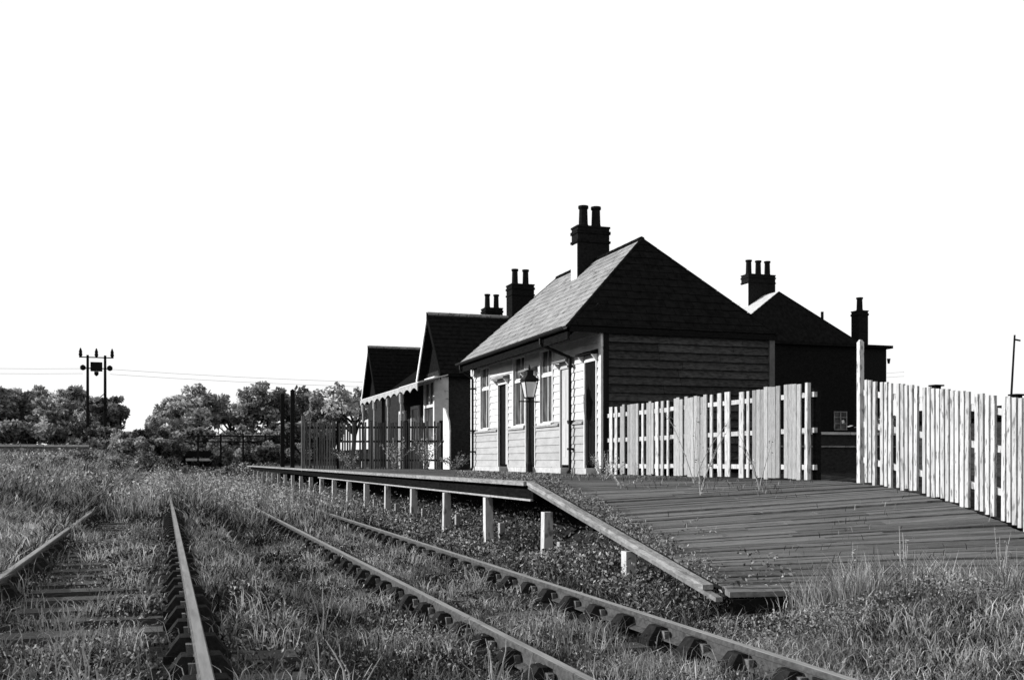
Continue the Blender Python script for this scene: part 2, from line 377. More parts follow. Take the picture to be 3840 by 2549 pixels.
sb = thing('station_building', (9.2, 21.2, 1.0), 'single storey weatherboarded station building with a pale front, dark end wall and hipped slate roof', 'building')
X0 = 9.20; YN, YF = 21.2, 31.4; XB = 13.55
openings = [('d', 21.47, 22.12, -.10, 2.24), ('d', 23.03, 23.66, -.10, 2.21), ('w', 24.24, 25.10, .95, 2.78), ('d', 25.51, 26.21, -.10, 2.20),
            ('w', 26.31, 27.25, .95, 2.79), ('d', 27.78, 28.62, -.10, 2.17), ('w', 29.52, 30.37, .95, 2.77)]
# inner wall skin built round the openings
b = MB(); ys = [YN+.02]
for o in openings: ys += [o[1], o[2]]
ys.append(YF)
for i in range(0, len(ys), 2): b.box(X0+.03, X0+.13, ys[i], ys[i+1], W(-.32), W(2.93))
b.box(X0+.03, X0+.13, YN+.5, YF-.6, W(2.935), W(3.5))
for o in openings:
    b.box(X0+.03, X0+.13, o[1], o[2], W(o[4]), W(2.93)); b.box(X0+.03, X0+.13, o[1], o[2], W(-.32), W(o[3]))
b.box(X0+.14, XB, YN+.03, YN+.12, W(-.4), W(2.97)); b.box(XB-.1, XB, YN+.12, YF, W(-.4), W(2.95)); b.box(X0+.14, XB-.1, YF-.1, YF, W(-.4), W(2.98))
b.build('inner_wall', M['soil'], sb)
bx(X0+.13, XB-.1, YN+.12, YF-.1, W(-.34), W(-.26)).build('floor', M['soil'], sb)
# front boards
pitch = .187; z = -.17; row = 0
while z < 3.30:
    zt = min(z+pitch, 3.34); m = M['greyboard'] if z < .83 else M['whiteboard']
    hi_ = z+pitch > 2.98; segs = []; cur = YN+(.10 if not hi_ else .52 if z+pitch > 3.2 else .25)
    for o in openings:
        if o[3]-.06 < z+pitch*.5 < o[4]+.05:
            pd_ = .07 if o[0] == 'w' else .05; segs.append((cur, o[1]-pd_)); cur = o[2]+pd_
    segs.append((cur, YF-(.10 if not hi_ else .6)))
    for a, c in segs:
        while c-a > .02:
            e = c if c-a < 3.3 else a+random.uniform(1.8, 3.0)
            MB().hexa([(X0-.022, a+.002, W(z)), (X0+.028, a+.002, W(z)), (X0+.028, e-.002, W(z)), (X0-.022, e-.002, W(z)),
                       (X0+.004, a+.002, W(zt)), (X0+.028, a+.002, W(zt)), (X0+.028, e-.002, W(zt)), (X0+.004, e-.002, W(zt))]).build('board', m, sb)
            a = e
    z += pitch; row += 1
# end wall boards, the wall's shade put into a dark tone
z = -.17
while z < 2.90:
    zt = min(z+pitch, 2.94); a = X0+.15
    while XB-.12-a > .02:
        e = XB-.12 if XB-.12-a < 2.4 else a+random.uniform(1.0, 2.2); t = random.uniform(0, .01)
        MB().hexa([(a+.003, YN-.055-t, W(z)), (e-.003, YN-.055, W(z)), (e-.003, YN+.025, W(z)), (a+.003, YN+.025, W(z)),
                   (a+.003, YN-.004-t, W(zt-.004)), (e-.003, YN-.004, W(zt-.004)), (e-.003, YN+.025, W(zt)), (a+.003, YN+.025, W(zt))]).build('board', M['shadeboard'], sb)
        a = e
    z += pitch
for (a, c, m, nm) in ((YN-.03, YN+.095, 'trim', 'corner_board'), (YF-.1, YF+.03, 'trim', 'corner_board')):
    bx(X0-.032, X0+.027, a, c, W(-.3), W(2.97)).build(nm, M[m], sb)
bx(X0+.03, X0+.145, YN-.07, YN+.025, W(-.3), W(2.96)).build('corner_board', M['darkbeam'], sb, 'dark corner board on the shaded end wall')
bx(XB-.118, XB+.02, YN-.075, YN+.02, W(-.3), W(2.94)).build('corner_board', mat('faded_grey_board', .06, .10, 5), sb, 'greyer corner board at the far side of the end wall')
bx(X0+.15, XB+.03, YN-.08, YN-.0, W(2.945), W(3.02)).build('head_board', M['darkbeam'], sb)
bx(X0-.05, X0+.02, YN-.03, YF, W(-.33), W(-.175)).build('plinth', M['coping'], sb)
ds = sorted((o[1]-.08, o[2]+.08) for o in openings if o[0] == 'd'); cur = YN+.1
for a, c in ds+[(YF-.1, YF)]:
    if a-cur > .1: MB().hexa([(X0-.07, cur, W(.85)), (X0+.0, cur, W(.85)), (X0+.0, a, W(.85)), (X0-.07, a, W(.85)), (X0-.07, cur, W(.89)), (X0+.0, cur, W(.93)), (X0+.0, a, W(.93)), (X0-.07, a, W(.89))]).build('dado_rail', M['palebeam'], sb)
    cur = c
def window(o):
    _, a, c, z0, z1 = o; b = MB(); x = X0-.03
    b.box(x, X0+.10, a-.065, a, W(z0-.05), W(z1+.06)); b.box(x, X0+.10, c, c+.065, W(z0-.05), W(z1+.06))
    b.box(x, X0+.10, a, c, W(z1), W(z1+.06)); b.box(x-.05, X0+.10, a-.05, c+.05, W(z0-.055), W(z0))
    wo_ = b.build('window', M['trim'], sb)
    zm = z0+(z1-z0)*.66; mid = (a+c)/2
    s = MB(); xa = X0+.035
    s.box(xa-.02, xa+.035, a, c, W(zm-.035), W(zm+.035))
    for (q0, q1) in ((z0, zm-.035), (zm+.035, z1)):
        s.box(xa, xa+.03, a, a+.045, W(q0), W(q1)); s.box(xa, xa+.03, c-.045, c, W(q0), W(q1)); s.box(xa, xa+.03, mid-.018, mid+.018, W(q0), W(q1))
        s.box(xa, xa+.03, a+.045, mid-.018, W(q0), W(q0+.04)); s.box(xa, xa+.03, mid+.018, c-.045, W(q0), W(q0+.04))
    link('sash', s.mesh('sash', M['trim']), wo_)
    for (q0, q1) in ((z0, zm-.035), (zm+.035, z1)):
        for (p0, p1) in ((a+.045, mid-.018), (mid+.018, c-.045)):
            link('pane', bx(xa+.012, xa+.017, p0, p1, W(q0+.04), W(q1)).mesh('pane', M['glass']), wo_)
for o in openings:
    if o[0] == 'w': window(o)
def door(o, kind):
    _, a, c, z0, z1 = o; b = MB(); x = X0-.03
    b.box(x, X0+.13, a-.05, a, W(z0-.07), W(z1+.05)); b.box(x, X0+.13, c, c+.05, W(z0-.07), W(z1+.05)); b.box(x, X0+.13, a, c, W(z1), W(z1+.05))
    m = {'dark': M['darkdoor'], 'grey': M['greydoor'], 'open': M['darkdoor']}[kind]
    fr = b.build('door_frame', M['trim'] if kind != 'grey' else M['greydoor'], sb)
    if kind == 'open':                      # unlit opening painted as a dark slab, the lit leaf as a pale strip
        bx(X0+.06, X0+.09, a+.24, c, W(z0), W(z1-.01)).build('door', M['darkdoor'], sb, 'dark slab standing for the unlit opening of the first platform door')
        d = bx(X0+.0, X0+.045, a, a+.22, W(z0), W(z1-.01)).build('door', M['greydoor'], sb, 'pale narrow door leaf beside the dark opening')
    else:
        d = bx(X0+.012, X0+.052, a, c, W(z0), W(z1)).build('door', m, sb)
        s = MB()
        for q0, q1 in ((.08, .42), (.48, .93)):
            H = z1-z0; mid = (a+c)/2
            for p0, p1 in ((a+.07, mid-.03), (mid+.03, c-.07)): s.box(X0+.006, X0+.0125, p0, p1, W(z0+H*q0), W(z0+H*q1))
        link('door_panel', s.mesh('door_panel', m), d)
        link('door_handle', MB().lathe((0, 0, 0), [(.008, -.03), (.03, -.02), (.033, 0), (.03, .02), (.008, .03)], 10).mesh('door_handle', M['iron']), d, (X0-.02, a+.09, W(z0+1.0)))
    return d
kinds = {21.47: 'dark', 23.03: 'grey', 25.51: 'dark', 27.78: 'open'}
for o in openings:
    if o[0] == 'd':
        door(o, kinds[o[1]])
        bx(X0-.28, X0+.02, o[1]-.05, o[2]+.05, W(-.31), W(o[3]-.07)).build('doorstep', M['coping'], sb)
        b = MB(); zt = o[4]+.14; a, c = o[1]-.14, o[2]+.14
        b.hexa([(X0-.20, a, W(zt)), (X0-.025, a, W(zt+.02)), (X0-.025, c, W(zt+.02)), (X0-.20, c, W(zt)), (X0-.20, a, W(zt+.05)), (X0-.025, a, W(zt+.11)), (X0-.025, c, W(zt+.11)), (X0-.20, c, W(zt+.05))])
        hd = b.build('door_hood', M['darkbeam'] if o[1] < 22 else mat('grey_hood', .10, .16, 5), sb)
        for yy in (a+.05, c-.10): link('bracket', MB().prism([(X0-.17, W(zt)-.003), (X0-.025, W(zt)-.003), (X0-.025, W(zt-.14)), (X0-.05, W(zt-.14))], 'y', yy, yy+.05).mesh('bracket', M['trim']), hd)
# roof
A0, A1 = (8.35, 21.10, W(2.95)), (8.78, 31.35, W(3.04)); B0, B1 = (13.63, 21.10, W(2.95)), (13.75, 31.35, W(3.02))
R0, R1 = (10.97, 22.84, W(5.36)), (11.2, 29.10, W(5.47))
dn = lambda p, d: (p[0], p[1], p[2]-d)
pts = [dn(p, .03) for p in (A0, A1, B1, B0, R0, R1)]+[dn(p, .14) for p in (A0, A1, B1, B0, R0, R1)]
solid(pts, [(0, 1, 5, 4), (3, 4, 5, 2), (0, 4, 3), (1, 2, 5), (6, 10, 11, 7), (9, 8, 11, 10), (6, 9, 10), (7, 11, 8), (0, 6, 7, 1), (3, 2, 8, 9), (0, 3, 9, 6), (1, 7, 8, 2)], 'roof_deck', M['darkbeam'], sb)
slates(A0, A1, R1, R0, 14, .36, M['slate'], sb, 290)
slates(B0, A0, R0, R0, 13, .36, M['shadeslate'], sb, 0, 'hip_slate')
slates(B1, B0, R0, R1, 13, .36, M['shadeslate'], sb, 0, 'back_slate')
slates(A1, B1, R1, R1, 13, .36, M['shadeslate'], sb, 0, 'end_slate')
def ridge_tiles(a, b, n, parent, m, r=.085, nm='ridge_tile'):
    a = Vector(a); b = Vector(b)
    for i in range(n):
        p, q = a.lerp(b, i/n+.002), a.lerp(b, (i+1)/n-.002)
        MB().tube(p, q, r*1.04, r*.98, 8).build(nm, m, parent)
ridge_tiles(dn(R0, .03), dn(R1, .03), 14, sb, M['shadeslate'])
ridge_tiles(dn(A0, .03), dn(R0, .03), 9, sb, M['shadeslate'], .05, 'hip_tile'); ridge_tiles(dn(B0, .03), dn(R0, .03), 9, sb, M['shadeslate'], .05, 'hip_tile')
ridge_tiles(dn(A1, .03), dn(R1, .03), 9, sb, M['shadeslate'], .05, 'hip_tile')
# fascia, gutter, rafters
P = []
for zz in (-.31, -.02):
    for (pp, dx) in ((A0, .0), (A0, .05), (A1, .05), (A1, .0)): P.append((pp[0]+dx, pp[1], pp[2]+zz))
MB().hexa(P).build('fascia', M['darkbeam'], sb)  # dark board deepened to carry the shadow band under the eave
b = MB(); n = 8
for (p, q) in ((A0, A1),):
    k = len(b.v)
    for pp in (p, q):
        for r_ in (.075, .062):
            for i in range(n): t = math.pi+math.pi*i/(n-1); b.v.append((pp[0]-.07+r_*math.cos(t), pp[1], pp[2]-.03+r_*math.sin(t)))
    for i in range(n-1): b.f += [(k+i, k+i+1, k+2*n+i+1, k+2*n+i), (k+n+i, k+3*n+i, k+3*n+i+1, k+n+i+1)]
    for base in (k, k+2*n): b.f += [(base+i, base+n+i, base+n+i+1, base+i+1) for i in range(n-1)]
    b.f += [(k, k+2*n, k+3*n, k+n), (k+n-1, k+2*n-1, k+4*n-1, k+3*n-1)]
b.build('gutter', M['iron'], sb)
y = 21.35
while y < 31.2:
    xe = 8.42+(y-21.1)*.042; zz = 2.95+(y-21.1)*.009
    b = MB(); P = []
    for off in (-.27, -.16):
        for (xx, yy) in ((xe, y), (X0+.0, y), (X0+.0, y+.07), (xe, y+.07)): P.append((xx, yy, W(zz+(xx-xe)*.93+off)))
    b.hexa(P).build('rafter', M['darkbeam'], sb); y += .62
def downpipe(y, xe, ztop):
    b = MB(); pts = [(xe-.05, y, W(ztop)), (xe-.05, y, W(ztop-.14)), (X0-.10, y-.02, W(ztop-.42)), (X0-.10, y-.02, W(-.22)), (X0-.16, y-.02, W(-.30))]
    b.path(pts, .038, 8); o = b.build('downpipe', M['iron'], sb)
    for zz in (2.2, .9, .25): link('pipe_bracket', bx(X0-.15, X0-.03, y-.08, y+.04, W(zz), W(zz+.05)).mesh('pipe_bracket', M['iron']), o)
downpipe(22.86, 8.42, 2.85); downpipe(31.0, 8.76, 2.95)
def chimney(parent, x0, x1, y0, y1, zb, zt, pots, potr, poth, side=None, bands=((.08, .16), (.34, .40)), prefix='chimney'):
    b = bx(x0, x1, y0, y1, W(zb), W(zt)); o = b.build('chimney', M['brick'], parent)
    bb = MB()
    for d0, d1 in bands: bb.box(x0-.028, x1+.028, y0-.028, y1+.028, W(zt-d1), W(zt-d0))
    link('brick_band', bb.mesh('brick_band', M['brick']), o)
    bb = bx(x0-.02, x1+.02, y0-.02, y1+.02, W(zt), W(zt+.05)); link('cap', bb.mesh('cap', M['pot']), o)
    if side:        # pale slab painted on as the sunlit side towards the line
        link('lit_face', bx(x0-.025, x0-.002, y0+.01, y1-.01, W(zb), W(zt-.45)).mesh('lit_face', M['whiteboard']), o)
    for px in pots:
        link('pot', MB().lathe((0, 0, 0), [(potr*1.1, 0), (potr*1.15, .05), (potr, .10), (potr*.9, poth-.09), (potr*1.12, poth-.07), (potr*1.12, poth)], 12).mesh('pot', M['pot']), o, (px, (y0+y1)/2, W(zt+.04)))
    # stepped brick courses, each a raised ring too thin to pick apart from here
    return o
chimney(sb, 10.55, 11.47, 25.9, 26.35, 4.3, 6.27, (10.80, 11.17), .125, .58, True)

# platform oil lamp
lp = thing('platform_lamp', (8.25, 24.5, 1.0), 'black iron platform lamp with a tapered glass lantern before the pale station front', 'lamp')
lx, ly = 8.0, 22.7
lx, ly = 8.0, 22.6
ZL = W(1.46)
MB().lathe((lx, ly, 1.0), [(.08, 0), (.08, .22), (.055, .27), (.045, .8), (.035, .85), (.03, 1.65), (.05, 1.68), (.035, 1.72), (.03, 1.76)], 12).build('post', M['iron'], lp)
MB().tube((lx-.25, ly, ZL-.10), (lx+.25, ly, ZL-.10), .014).build('ladder_bar', M['iron'], lp)
def frus(b, z0, r0, z1, r1): # four-sided
    b.hexa([(lx-r0, ly-r0, z0), (lx+r0, ly-r0, z0), (lx+r0, ly+r0, z0), (lx-r0, ly+r0, z0), (lx-r1, ly-r1, z1), (lx+r1, ly-r1, z1), (lx+r1, ly+r1, z1), (lx-r1, ly+r1, z1)])
b = MB(); frus(b, ZL, .085, ZL+.34, .145); lan = b.build('lantern_glass', M['lampglass'], lp)
b = MB()
for sx in (-1, 1):
    for sy in (-1, 1): b.tube((lx+sx*.088, ly+sy*.088, ZL-.01), (lx+sx*.158, ly+sy*.158, ZL+.365), .012, n=6)
frus(b, ZL-.03, .095, ZL, .095); frus(b, ZL+.36, .165, ZL+.385, .165); b.build('lantern_frame', M['iron'], lp)
b = MB(); frus(b, ZL+.386, .19, ZL+.52, .07); frus(b, ZL+.52, .075, ZL+.60, .075); frus(b, ZL+.60, .095, ZL+.63, .05); b.lathe((lx, ly, ZL+.63), [(.015, 0), (.03, .04), (.02, .08), (.004, .13)], 8); b.build('lantern_cap', M['iron'], lp)
for s in (-1, 1): MB().path([(lx+s*.16, ly, ZL+.39), (lx+s*.22, ly, ZL+.44), (lx+s*.2, ly, ZL+.50)], .012).build('scroll', M['iron'], lp)

# ------------------------------------------------------------------ picket fences on the platform's back edge
def fence_piece(b, x, y0, y1, zb, zt, th=.022, lean=0):
    b.hexa([(x-th, y0, zb), (x, y0, zb), (x, y1, zb), (x-th, y1, zb), (x-th+lean, y0, zt), (x+lean, y0, zt), (x+lean, y1, zt), (x-th+lean, y1, zt)])
f1 = thing('picket_fence', (9.3, 17, 1.0), 'tall patchy picket fence with missing and grey palings between the station and the gateway', 'fence')
rng1 = [(20.80, 20.96), (20.56, 20.69), (20.17, 20.40), (19.50, 20.02), (19.26, 19.35), (18.80, 19.12), (18.57, 18.71), (18.37, 18.48), (18.14, 18.22), (17.56, 17.93), (16.65, 17.50), (16.45, 16.54), (16.13, 16.27), (15.84, 16.01), (15.40, 15.55), (15.23, 15.31), (14.31, 15.12), (13.74, 14.19)]
for a, c in rng1:
    n = max(1, round((c-a)/.118)); wd = (c-a)/n
    for i in range(n):
        y0 = a+i*wd+.004; y1 = a+(i+1)*wd-.004; b = MB()
        fence_piece(b, 9.3, y0, y1, W(-.30)+random.uniform(-.02, .03), W(1.18)+random.uniform(-.025, .02), lean=random.uniform(-.008, .008))
        b.build('paling', M['greypicket'] if n > 1 or random.random() < .3 else M['picket'], f1)
for zz in (1.00, .46, -.10):
    bx(9.302, 9.36, 13.42, 18.1, W(zz-.038), W(zz+.038)).build('fence_rail', M['picket'], f1)
    bx(9.302, 9.36, 18.12, 21.15, W(zz-.055), W(zz+.03)).build('fence_rail', M['picket'], f1)
for y in (13.50, 15.65, 18.11, 20.5):
    b = bx(9.362, 9.45, y-.045, y+.045, 0.7, W(1.10)); b.build('fence_post', M['darkbeam'], f1)
b = MB(); b.hexa([(9.23, 13.49, 1.0), (9.30, 13.49, 1.0), (9.30, 13.57, 1.0), (9.23, 13.57, 1.0), (9.24, 13.50, W(1.18)), (9.30, 13.50, W(1.18)), (9.30, 13.56, W(1.18)), (9.24, 13.56, W(1.18))]); b.build('end_paling', M['picket'], f1)
f2 = thing('picket_fence', (9.3, 12.3, .9), 'white picket fence stepping down beside the ramp from a tall white gatepost', 'fence')
y = 12.18; k = 0
holes = {3, 7, 13, 24, 29}
tops = lambda y: .717+(1.14-.717)*(y-9.5)/(12.33-9.5)
while y > 8.45:
    if k not in holes:
        wd = random.uniform(.050, .062)
        b = MB(); zb = float(ramp_b(y))+random.uniform(-.01, .03)
        fence_piece(b, 9.3, y-wd, y, zb, W(tops(y))+random.uniform(-.009, .009), th=.036, lean=random.uniform(-.01, .012)); b.build('paling', M['picket'], f2)
    y -= .083; k += 1
for dz in (-.18, -.62, -1.12, ):
    P = []
    for off in (-.04, .04):
        for (xx, yy) in ((9.302, 8.4), (9.36, 8.4), (9.36, 12.25), (9.302, 12.25)): P.append((xx, yy, W(tops(yy)+dz+off)))
    MB().hexa(P).build('fence_rail', M['picket'], f2)
gp = thing('gatepost', (9.3, 12.33, 1.0), 'tall white gatepost standing above the end of the picket fence', 'post')
b = bx(9.27, 9.34, 12.29, 12.36, .95, W(1.66)); b.build('shaft', M['picket'], gp)
MB().hexa([(9.27, 12.29, W(1.66)), (9.34, 12.29, W(1.66)), (9.34, 12.36, W(1.66)), (9.27, 12.36, W(1.66)), (9.29, 12.31, W(1.70)), (9.32, 12.31, W(1.70)), (9.32, 12.34, W(1.70)), (9.29, 12.34, W(1.70))]).build('top', M['picket'], gp)
for y in (10.93, 9.60):
    b = bx(9.37, 9.45, y-.04, y+.04, .3, W(tops(y)+.02)); p_ = b.build('fence_post', M['darkbeam'], f2)
    link('post_cap', bx(9.34, 9.48, y-.065, y+.065, W(tops(y)+.021), W(tops(y)+.04)).mesh('post_cap', M['darkbeam']), p_)

# ------------------------------------------------------------------ station house behind: two steep gabled wings, canopy, chimneys
hs = thing('station_house', (9.5, 36.4, 1.0), 'dark gabled station house with white bargeboards and a scalloped canopy, beyond the weatherboarded building', 'building')
def wing(xf, yn, yf, yp, ze, zr, xr, nm):
    bx(xf, xr, yn+.25, yf-.25, W(-.4), W(ze+.25)).build('wing_wall', M['redbrick'], hs)
    b = MB(); b.prism([(yn+.25, W(ze+.2)), (yf-.25, W(ze+.2)), (yp, W(zr-.25))], 'x', xf+.02, xf+.25); b.build('gable', M['brick'], hs)
    xo = xf-.30
    A, B, Cc, D = (xo, yn, W(ze)), (xr, yn, W(ze)), (xr, yp, W(zr)), (xo, yp, W(zr)); E_, F_ = (xo, yf, W(ze)), (xr, yf, W(ze))
    t = .1
    solid([A, B, Cc, D, dn(A, t), dn(B, t), dn(Cc, t), dn(D, t)], [(0, 1, 2, 3), (7, 6, 5, 4), (0, 4, 5, 1), (1, 5, 6, 2), (2, 6, 7, 3), (3, 7, 4, 0)], 'roof_slope', M['shadeslate'], hs)
    solid([E_, F_, Cc, D, dn(E_, t), dn(F_, t), dn(Cc, t), dn(D, t)], [(3, 2, 1, 0), (4, 5, 6, 7), (1, 5, 4, 0), (2, 6, 5, 1), (3, 7, 6, 2), (0, 4, 7, 3)], 'roof_slope', M['shadeslate'], hs)
    slates(A, B, Cc, D, 14, .5, M['shadeslate'], hs, 0, 'wing_slate', .02)
    ridge_tiles((xo, yp, W(zr)), (xr, yp, W(zr)), 12, hs, M['slate'], .075)
    for (ye) in (yn, yf):
        P = []
        for (x_) in (xo-.045, xo-.005):
            P += [(x_, ye, W(ze-.22)), (x_, ye, W(ze+.04)), (x_, yp, W(zr+.06)), (x_, yp, W(zr-.26))]
        b = MB(); b.hexa([P[0], P[3], P[7], P[4], P[1], P[2], P[6], P[5]]); b.build('bargeboard', M['trim'] if ye == yf else M['darkbeam'], hs)
wing(9.82, 36.4, 40.2, 38.5, 3.14, 5.57, 14.5, 'a')
wing(10.05, 49.6, 53.6, 51.7, 3.0, 5.69, 14.5, 'b')
bx(10.2, 16.5, 39.95, 49.85, W(-.4), W(3.2)).build('range_wall', M['redbrick'], hs)
b = MB(); b.prism([(10.0, W(3.1)), (17, W(3.1)), (13.5, W(5.6))], 'y', 38.6, 51.5); b.build('range_roof', M['shadeslate'], hs)
chimney(hs, 12.75, 13.65, 38.0, 38.7, 4.6, 6.78, (12.98, 13.42), .12, .62)
chimney(hs, 13.75, 14.55, 44.7, 45.4, 4.6, 6.84, (13.93, 14.35), .12, .65)
# bay window facing the platform
b = MB(); x = 9.28
b.box(x, 9.815, 36.50, 36.68, W(-.3), W(3.05)); b.box(x, 9.815, 38.0, 38.12, W(-.3), W(3.0)); b.box(x, 9.815, 36.68, 38.0, W(2.85), W(3.05)); b.box(x, 9.815, 36.68, 38.0, W(-.3), W(.6)); b.box(x, 9.815, 36.68, 38.0, W(1.95), W(2.05)); b.box(x+.02, 9.78, 37.3, 37.36, W(2.05), W(2.85))
bw_ = b.build('bay_window', M['trim'], hs)
for (q0, q1, p0, p1) in ((.6, 1.95, 36.68, 38.0), (2.05, 2.85, 36.68, 37.3), (2.05, 2.85, 37.36, 38.0)): link('pane', bx(x+.08, x+.09, p0, p1, W(q0), W(q1)).mesh('pane', M['glass']), bw_)
for (y0, y1, z0, z1) in ((40.6, 41.5, -.2, 2.1), (42.6, 43.8, .6, 2.2), (45.2, 46.2, -.2, 2.1)):
    b = MB(); b.box(10.12, 10.2, y0-.12, y0, W(z0), W(z1+.12)); b.box(10.12, 10.2, y1, y1+.12, W(z0), W(z1+.12)); b.box(10.12, 10.2, y0, y1, W(z1), W(z1+.12)); o = b.build('window', M['trim'], hs)
    link('pane', bx(10.17, 10.19, y0, y1, W(z0), W(z1)).mesh('pane', M['glass']), o)
# canopy
b = MB(); b.hexa([(8.38, 38.3, W(2.66)), (10.2, 38.3, W(3.12)), (10.2, 46.2, W(3.12)), (8.38, 46.2, W(2.66)), (8.38, 38.3, W(2.72)), (10.2, 38.3, W(3.18)), (10.2, 46.2, W(3.18)), (8.38, 46.2, W(2.72))])
cn = b.build('canopy_roof', mat('canopy_sheet', .3, .45, 5), hs)
y = 35.2
P = []
b = MB(); poly = [(35.2, W(2.70)), (49.6, W(2.66))]
yy = 49.6; sc_n = 60
for i in range(sc_n+1):
    t = i/sc_n; yv = 49.6-(49.6-35.2)*t; ph = ((yv-35.2)/1.44) % 1; poly.append((yv, W(2.50-.17*abs(math.sin(math.pi*ph))**.6)))
for i in range(sc_n):   # quads along the wave
    ya, yb = 35.2+11.0*i/sc_n, 35.2+11.0*(i+1)/sc_n
    f_ = lambda yv: W(2.42+.13*abs(math.sin(math.pi*((yv-35.2)/1.1))))
    b.hexa([(8.34, ya, f_(ya)), (8.37, ya, f_(ya)), (8.37, yb, f_(yb)), (8.34, yb, f_(yb)), (8.34, ya, W(2.68)), (8.37, ya, W(2.68)), (8.37, yb, W(2.68)), (8.34, yb, W(2.68))])
b.build('valance', mat('worn_valance_paint', .16, .34, 5), hs)
b = MB(); b.hexa([(8.38, 35.2, W(2.70)), (9.45, 35.2, W(2.98)), (9.45, 38.3, W(2.98)), (8.38, 38.3, W(2.70)), (8.38, 35.2, W(2.74)), (9.45, 35.2, W(3.02)), (9.45, 38.3, W(3.02)), (8.38, 38.3, W(2.74))])
b.build('canopy_roof', mat('canopy_sheet_b', .3, .45, 5), hs)
for y in (38.2, 40.6, 43.4, 46.0): MB().lathe((8.45, y, 1.0), [(.09, 0), (.09, .3), (.06, .35), (.05, 2.4), (.09, 2.5), (.09, 2.95)], 10).build('canopy_column', M['palebeam'], hs)
b = MB(); b.prism([(34.4, W(-.3)), (35.25, W(-.3)), (35.25, W(1.85)), (34.95, W(1.75)), (34.5, W(1.35)), (34.4, W(1.0))], 'x', 9.28, 9.33); b.build('bright_patch_panel', M['trim'], hs, 'added white panel with a curved top, standing in for a bright patch')  # panel added in place of a bright patch by the dark wall

# cross fence of worn palings on the platform
cf = thing('paling_fence', (7, 37, 1.0), 'dark worn paling fence crossing the platform in front of the gabled house', 'fence')
pa, pb = Vector((4.80, 38.0, 1.0)), Vector((9.35, 35.7, 1.0)); n = 54; dv = (pb-pa)
for i in range(n):
    if random.random() < .10: continue
    p = pa+dv*((i+.5)/n); h = 1.68+random.uniform(-.05, .05); u = dv.normalized(); q = Vector((-u.y, u.x, 0))*-.012
    wv = u*.029; e = Vector((0, 0, .07))
    b = MB(); k0 = [p-wv, p+wv, p+wv+q*2, p-wv+q*2]; z1 = Vector((random.uniform(-.02, .02), 0, h))
    b.hexa(k0+[v+z1 for v in k0]); b.build('paling', M['palings'], cf)
for zz in (.28, .95, 1.45):
    u = dv.normalized(); q = Vector((-u.y, u.x, 0))*.03; k0 = [pa, pb, pb+q, pa+q]
    MB().hexa([v+Vector((0, 0, zz)) for v in k0]+[v+Vector((0, 0, zz+.07)) for v in k0]).build('fence_rail', M['darkbeam'], cf)
for t in (0, .26, .5, .75, 1):
    p = pa+dv*t; bx(p.x-.06, p.x+.06, p.y+.03, p.y+.14, .9, 2.72+(.2 if t == 0 else 0)).build('fence_post', M['palings'] if t == 0 else M['darkbeam'], cf)
# two tall bare posts on the platform edge
def signpost(x, y, h, label, strut):
    t = thing('timber_post', (x, y, 1.0), label, 'post', 'tall dark posts on the platform edge')
    bx(x-.08, x+.08, y-.08, y+.08, .8, 1.0+h).build('shaft', M['post'], t)
    MB().hexa([(x-.1, y-.1, 1+h), (x+.1, y-.1, 1+h), (x+.1, y+.1, 1+h), (x-.1, y+.1, 1+h), (x-.02, y-.02, 1.08+h), (x+.02, y-.02, 1.08+h), (x+.02, y+.02, 1.08+h), (x-.02, y+.02, 1.08+h)]).build('cap', M['post'], t)
    if strut: MB().tube((x+.06, y, 1.9), (x+.75, y-.1, 1.0), .045, n=6).build('strut', M['post'], t)
signpost(4.92, 46.0, 3.15, 'farther of the two tall bare dark posts on the platform edge, without a strut', False)
signpost(4.95, 42.6, 3.1, 'nearer tall bare dark post on the platform edge, with a diagonal strut', True)

# ------------------------------------------------------------------ two-storey house behind, right
hb = thing('brick_house', (28.8, 43.4, 1.0), 'tall dark two storey house with three chimney pots rising behind the weatherboarded building', 'house')
bx(25.3, 32.4, 43.4, 56, .6, W(5.75)).build('wall', M['brick'], hb)
a0, a1, b0, b1 = (24.9, 43.2, W(5.75)), (24.9, 56.3, W(5.75)), (32.75, 43.2, W(5.75)), (32.75, 56.3, W(5.75)); r0, r1 = (28.8, 44.45, W(8.34)), (28.8, 55.2, W(8.34))
pts = [a0, a1, b1, b0, r0, r1]+[dn(p, .15) for p in (a0, a1, b1, b0)]
solid(pts, [(0, 1, 5, 4), (3, 4, 5, 2), (0, 4, 3), (1, 2, 5), (6, 9, 8, 7), (0, 6, 7, 1), (3, 2, 8, 9), (0, 3, 9, 6), (1, 7, 8, 2)], 'roof', M['shadeslate'], hb)
up = lambda p: (p[0], p[1], p[2]+.01)
slates(up(a0), up(a1), up(r1), up(r0), 15, .5, M['litslate'], hb, 0, 'front_slate', .02)
chimney(hb, 27.9, 29.45, 45.8, 46.5, 6.4, 9.35, (28.12, 28.67, 29.2), .15, .75, True)
chimney(hb, 32.75, 33.3, 43.5, 44.1, 4.8, 7.42, (33.02,), .15, .68, None, ((.10, .2),))
bx(32.42, 34.35, 43.45, 52, .6, W(5.58)).build('rear_wing', M['brick'], hb)
bx(32.42, 34.6, 43.25, 52.3, W(5.60), W(5.74)).build('rear_wing_roof', M['shadeslate'], hb)
MB().tube((34.45, 43.4, W(5.1)), (34.45, 43.4, W(4.85)), .09, .05).build('rain_hopper', M['iron'], hb)
MB().tube((30.9, 43.9, W(6.6)), (30.9, 43.9, W(7.35)), .07).build('vent_pipe', M['iron'], hb)
b = MB(); wx0, wx1, wz0, wz1 = 31.2, 31.95, 1.5, 2.42
for a in (wx0, (wx0+wx1)/2-.02, wx1-.05): b.box(a, a+.05, 43.34, 43.39, W(wz0), W(wz1))
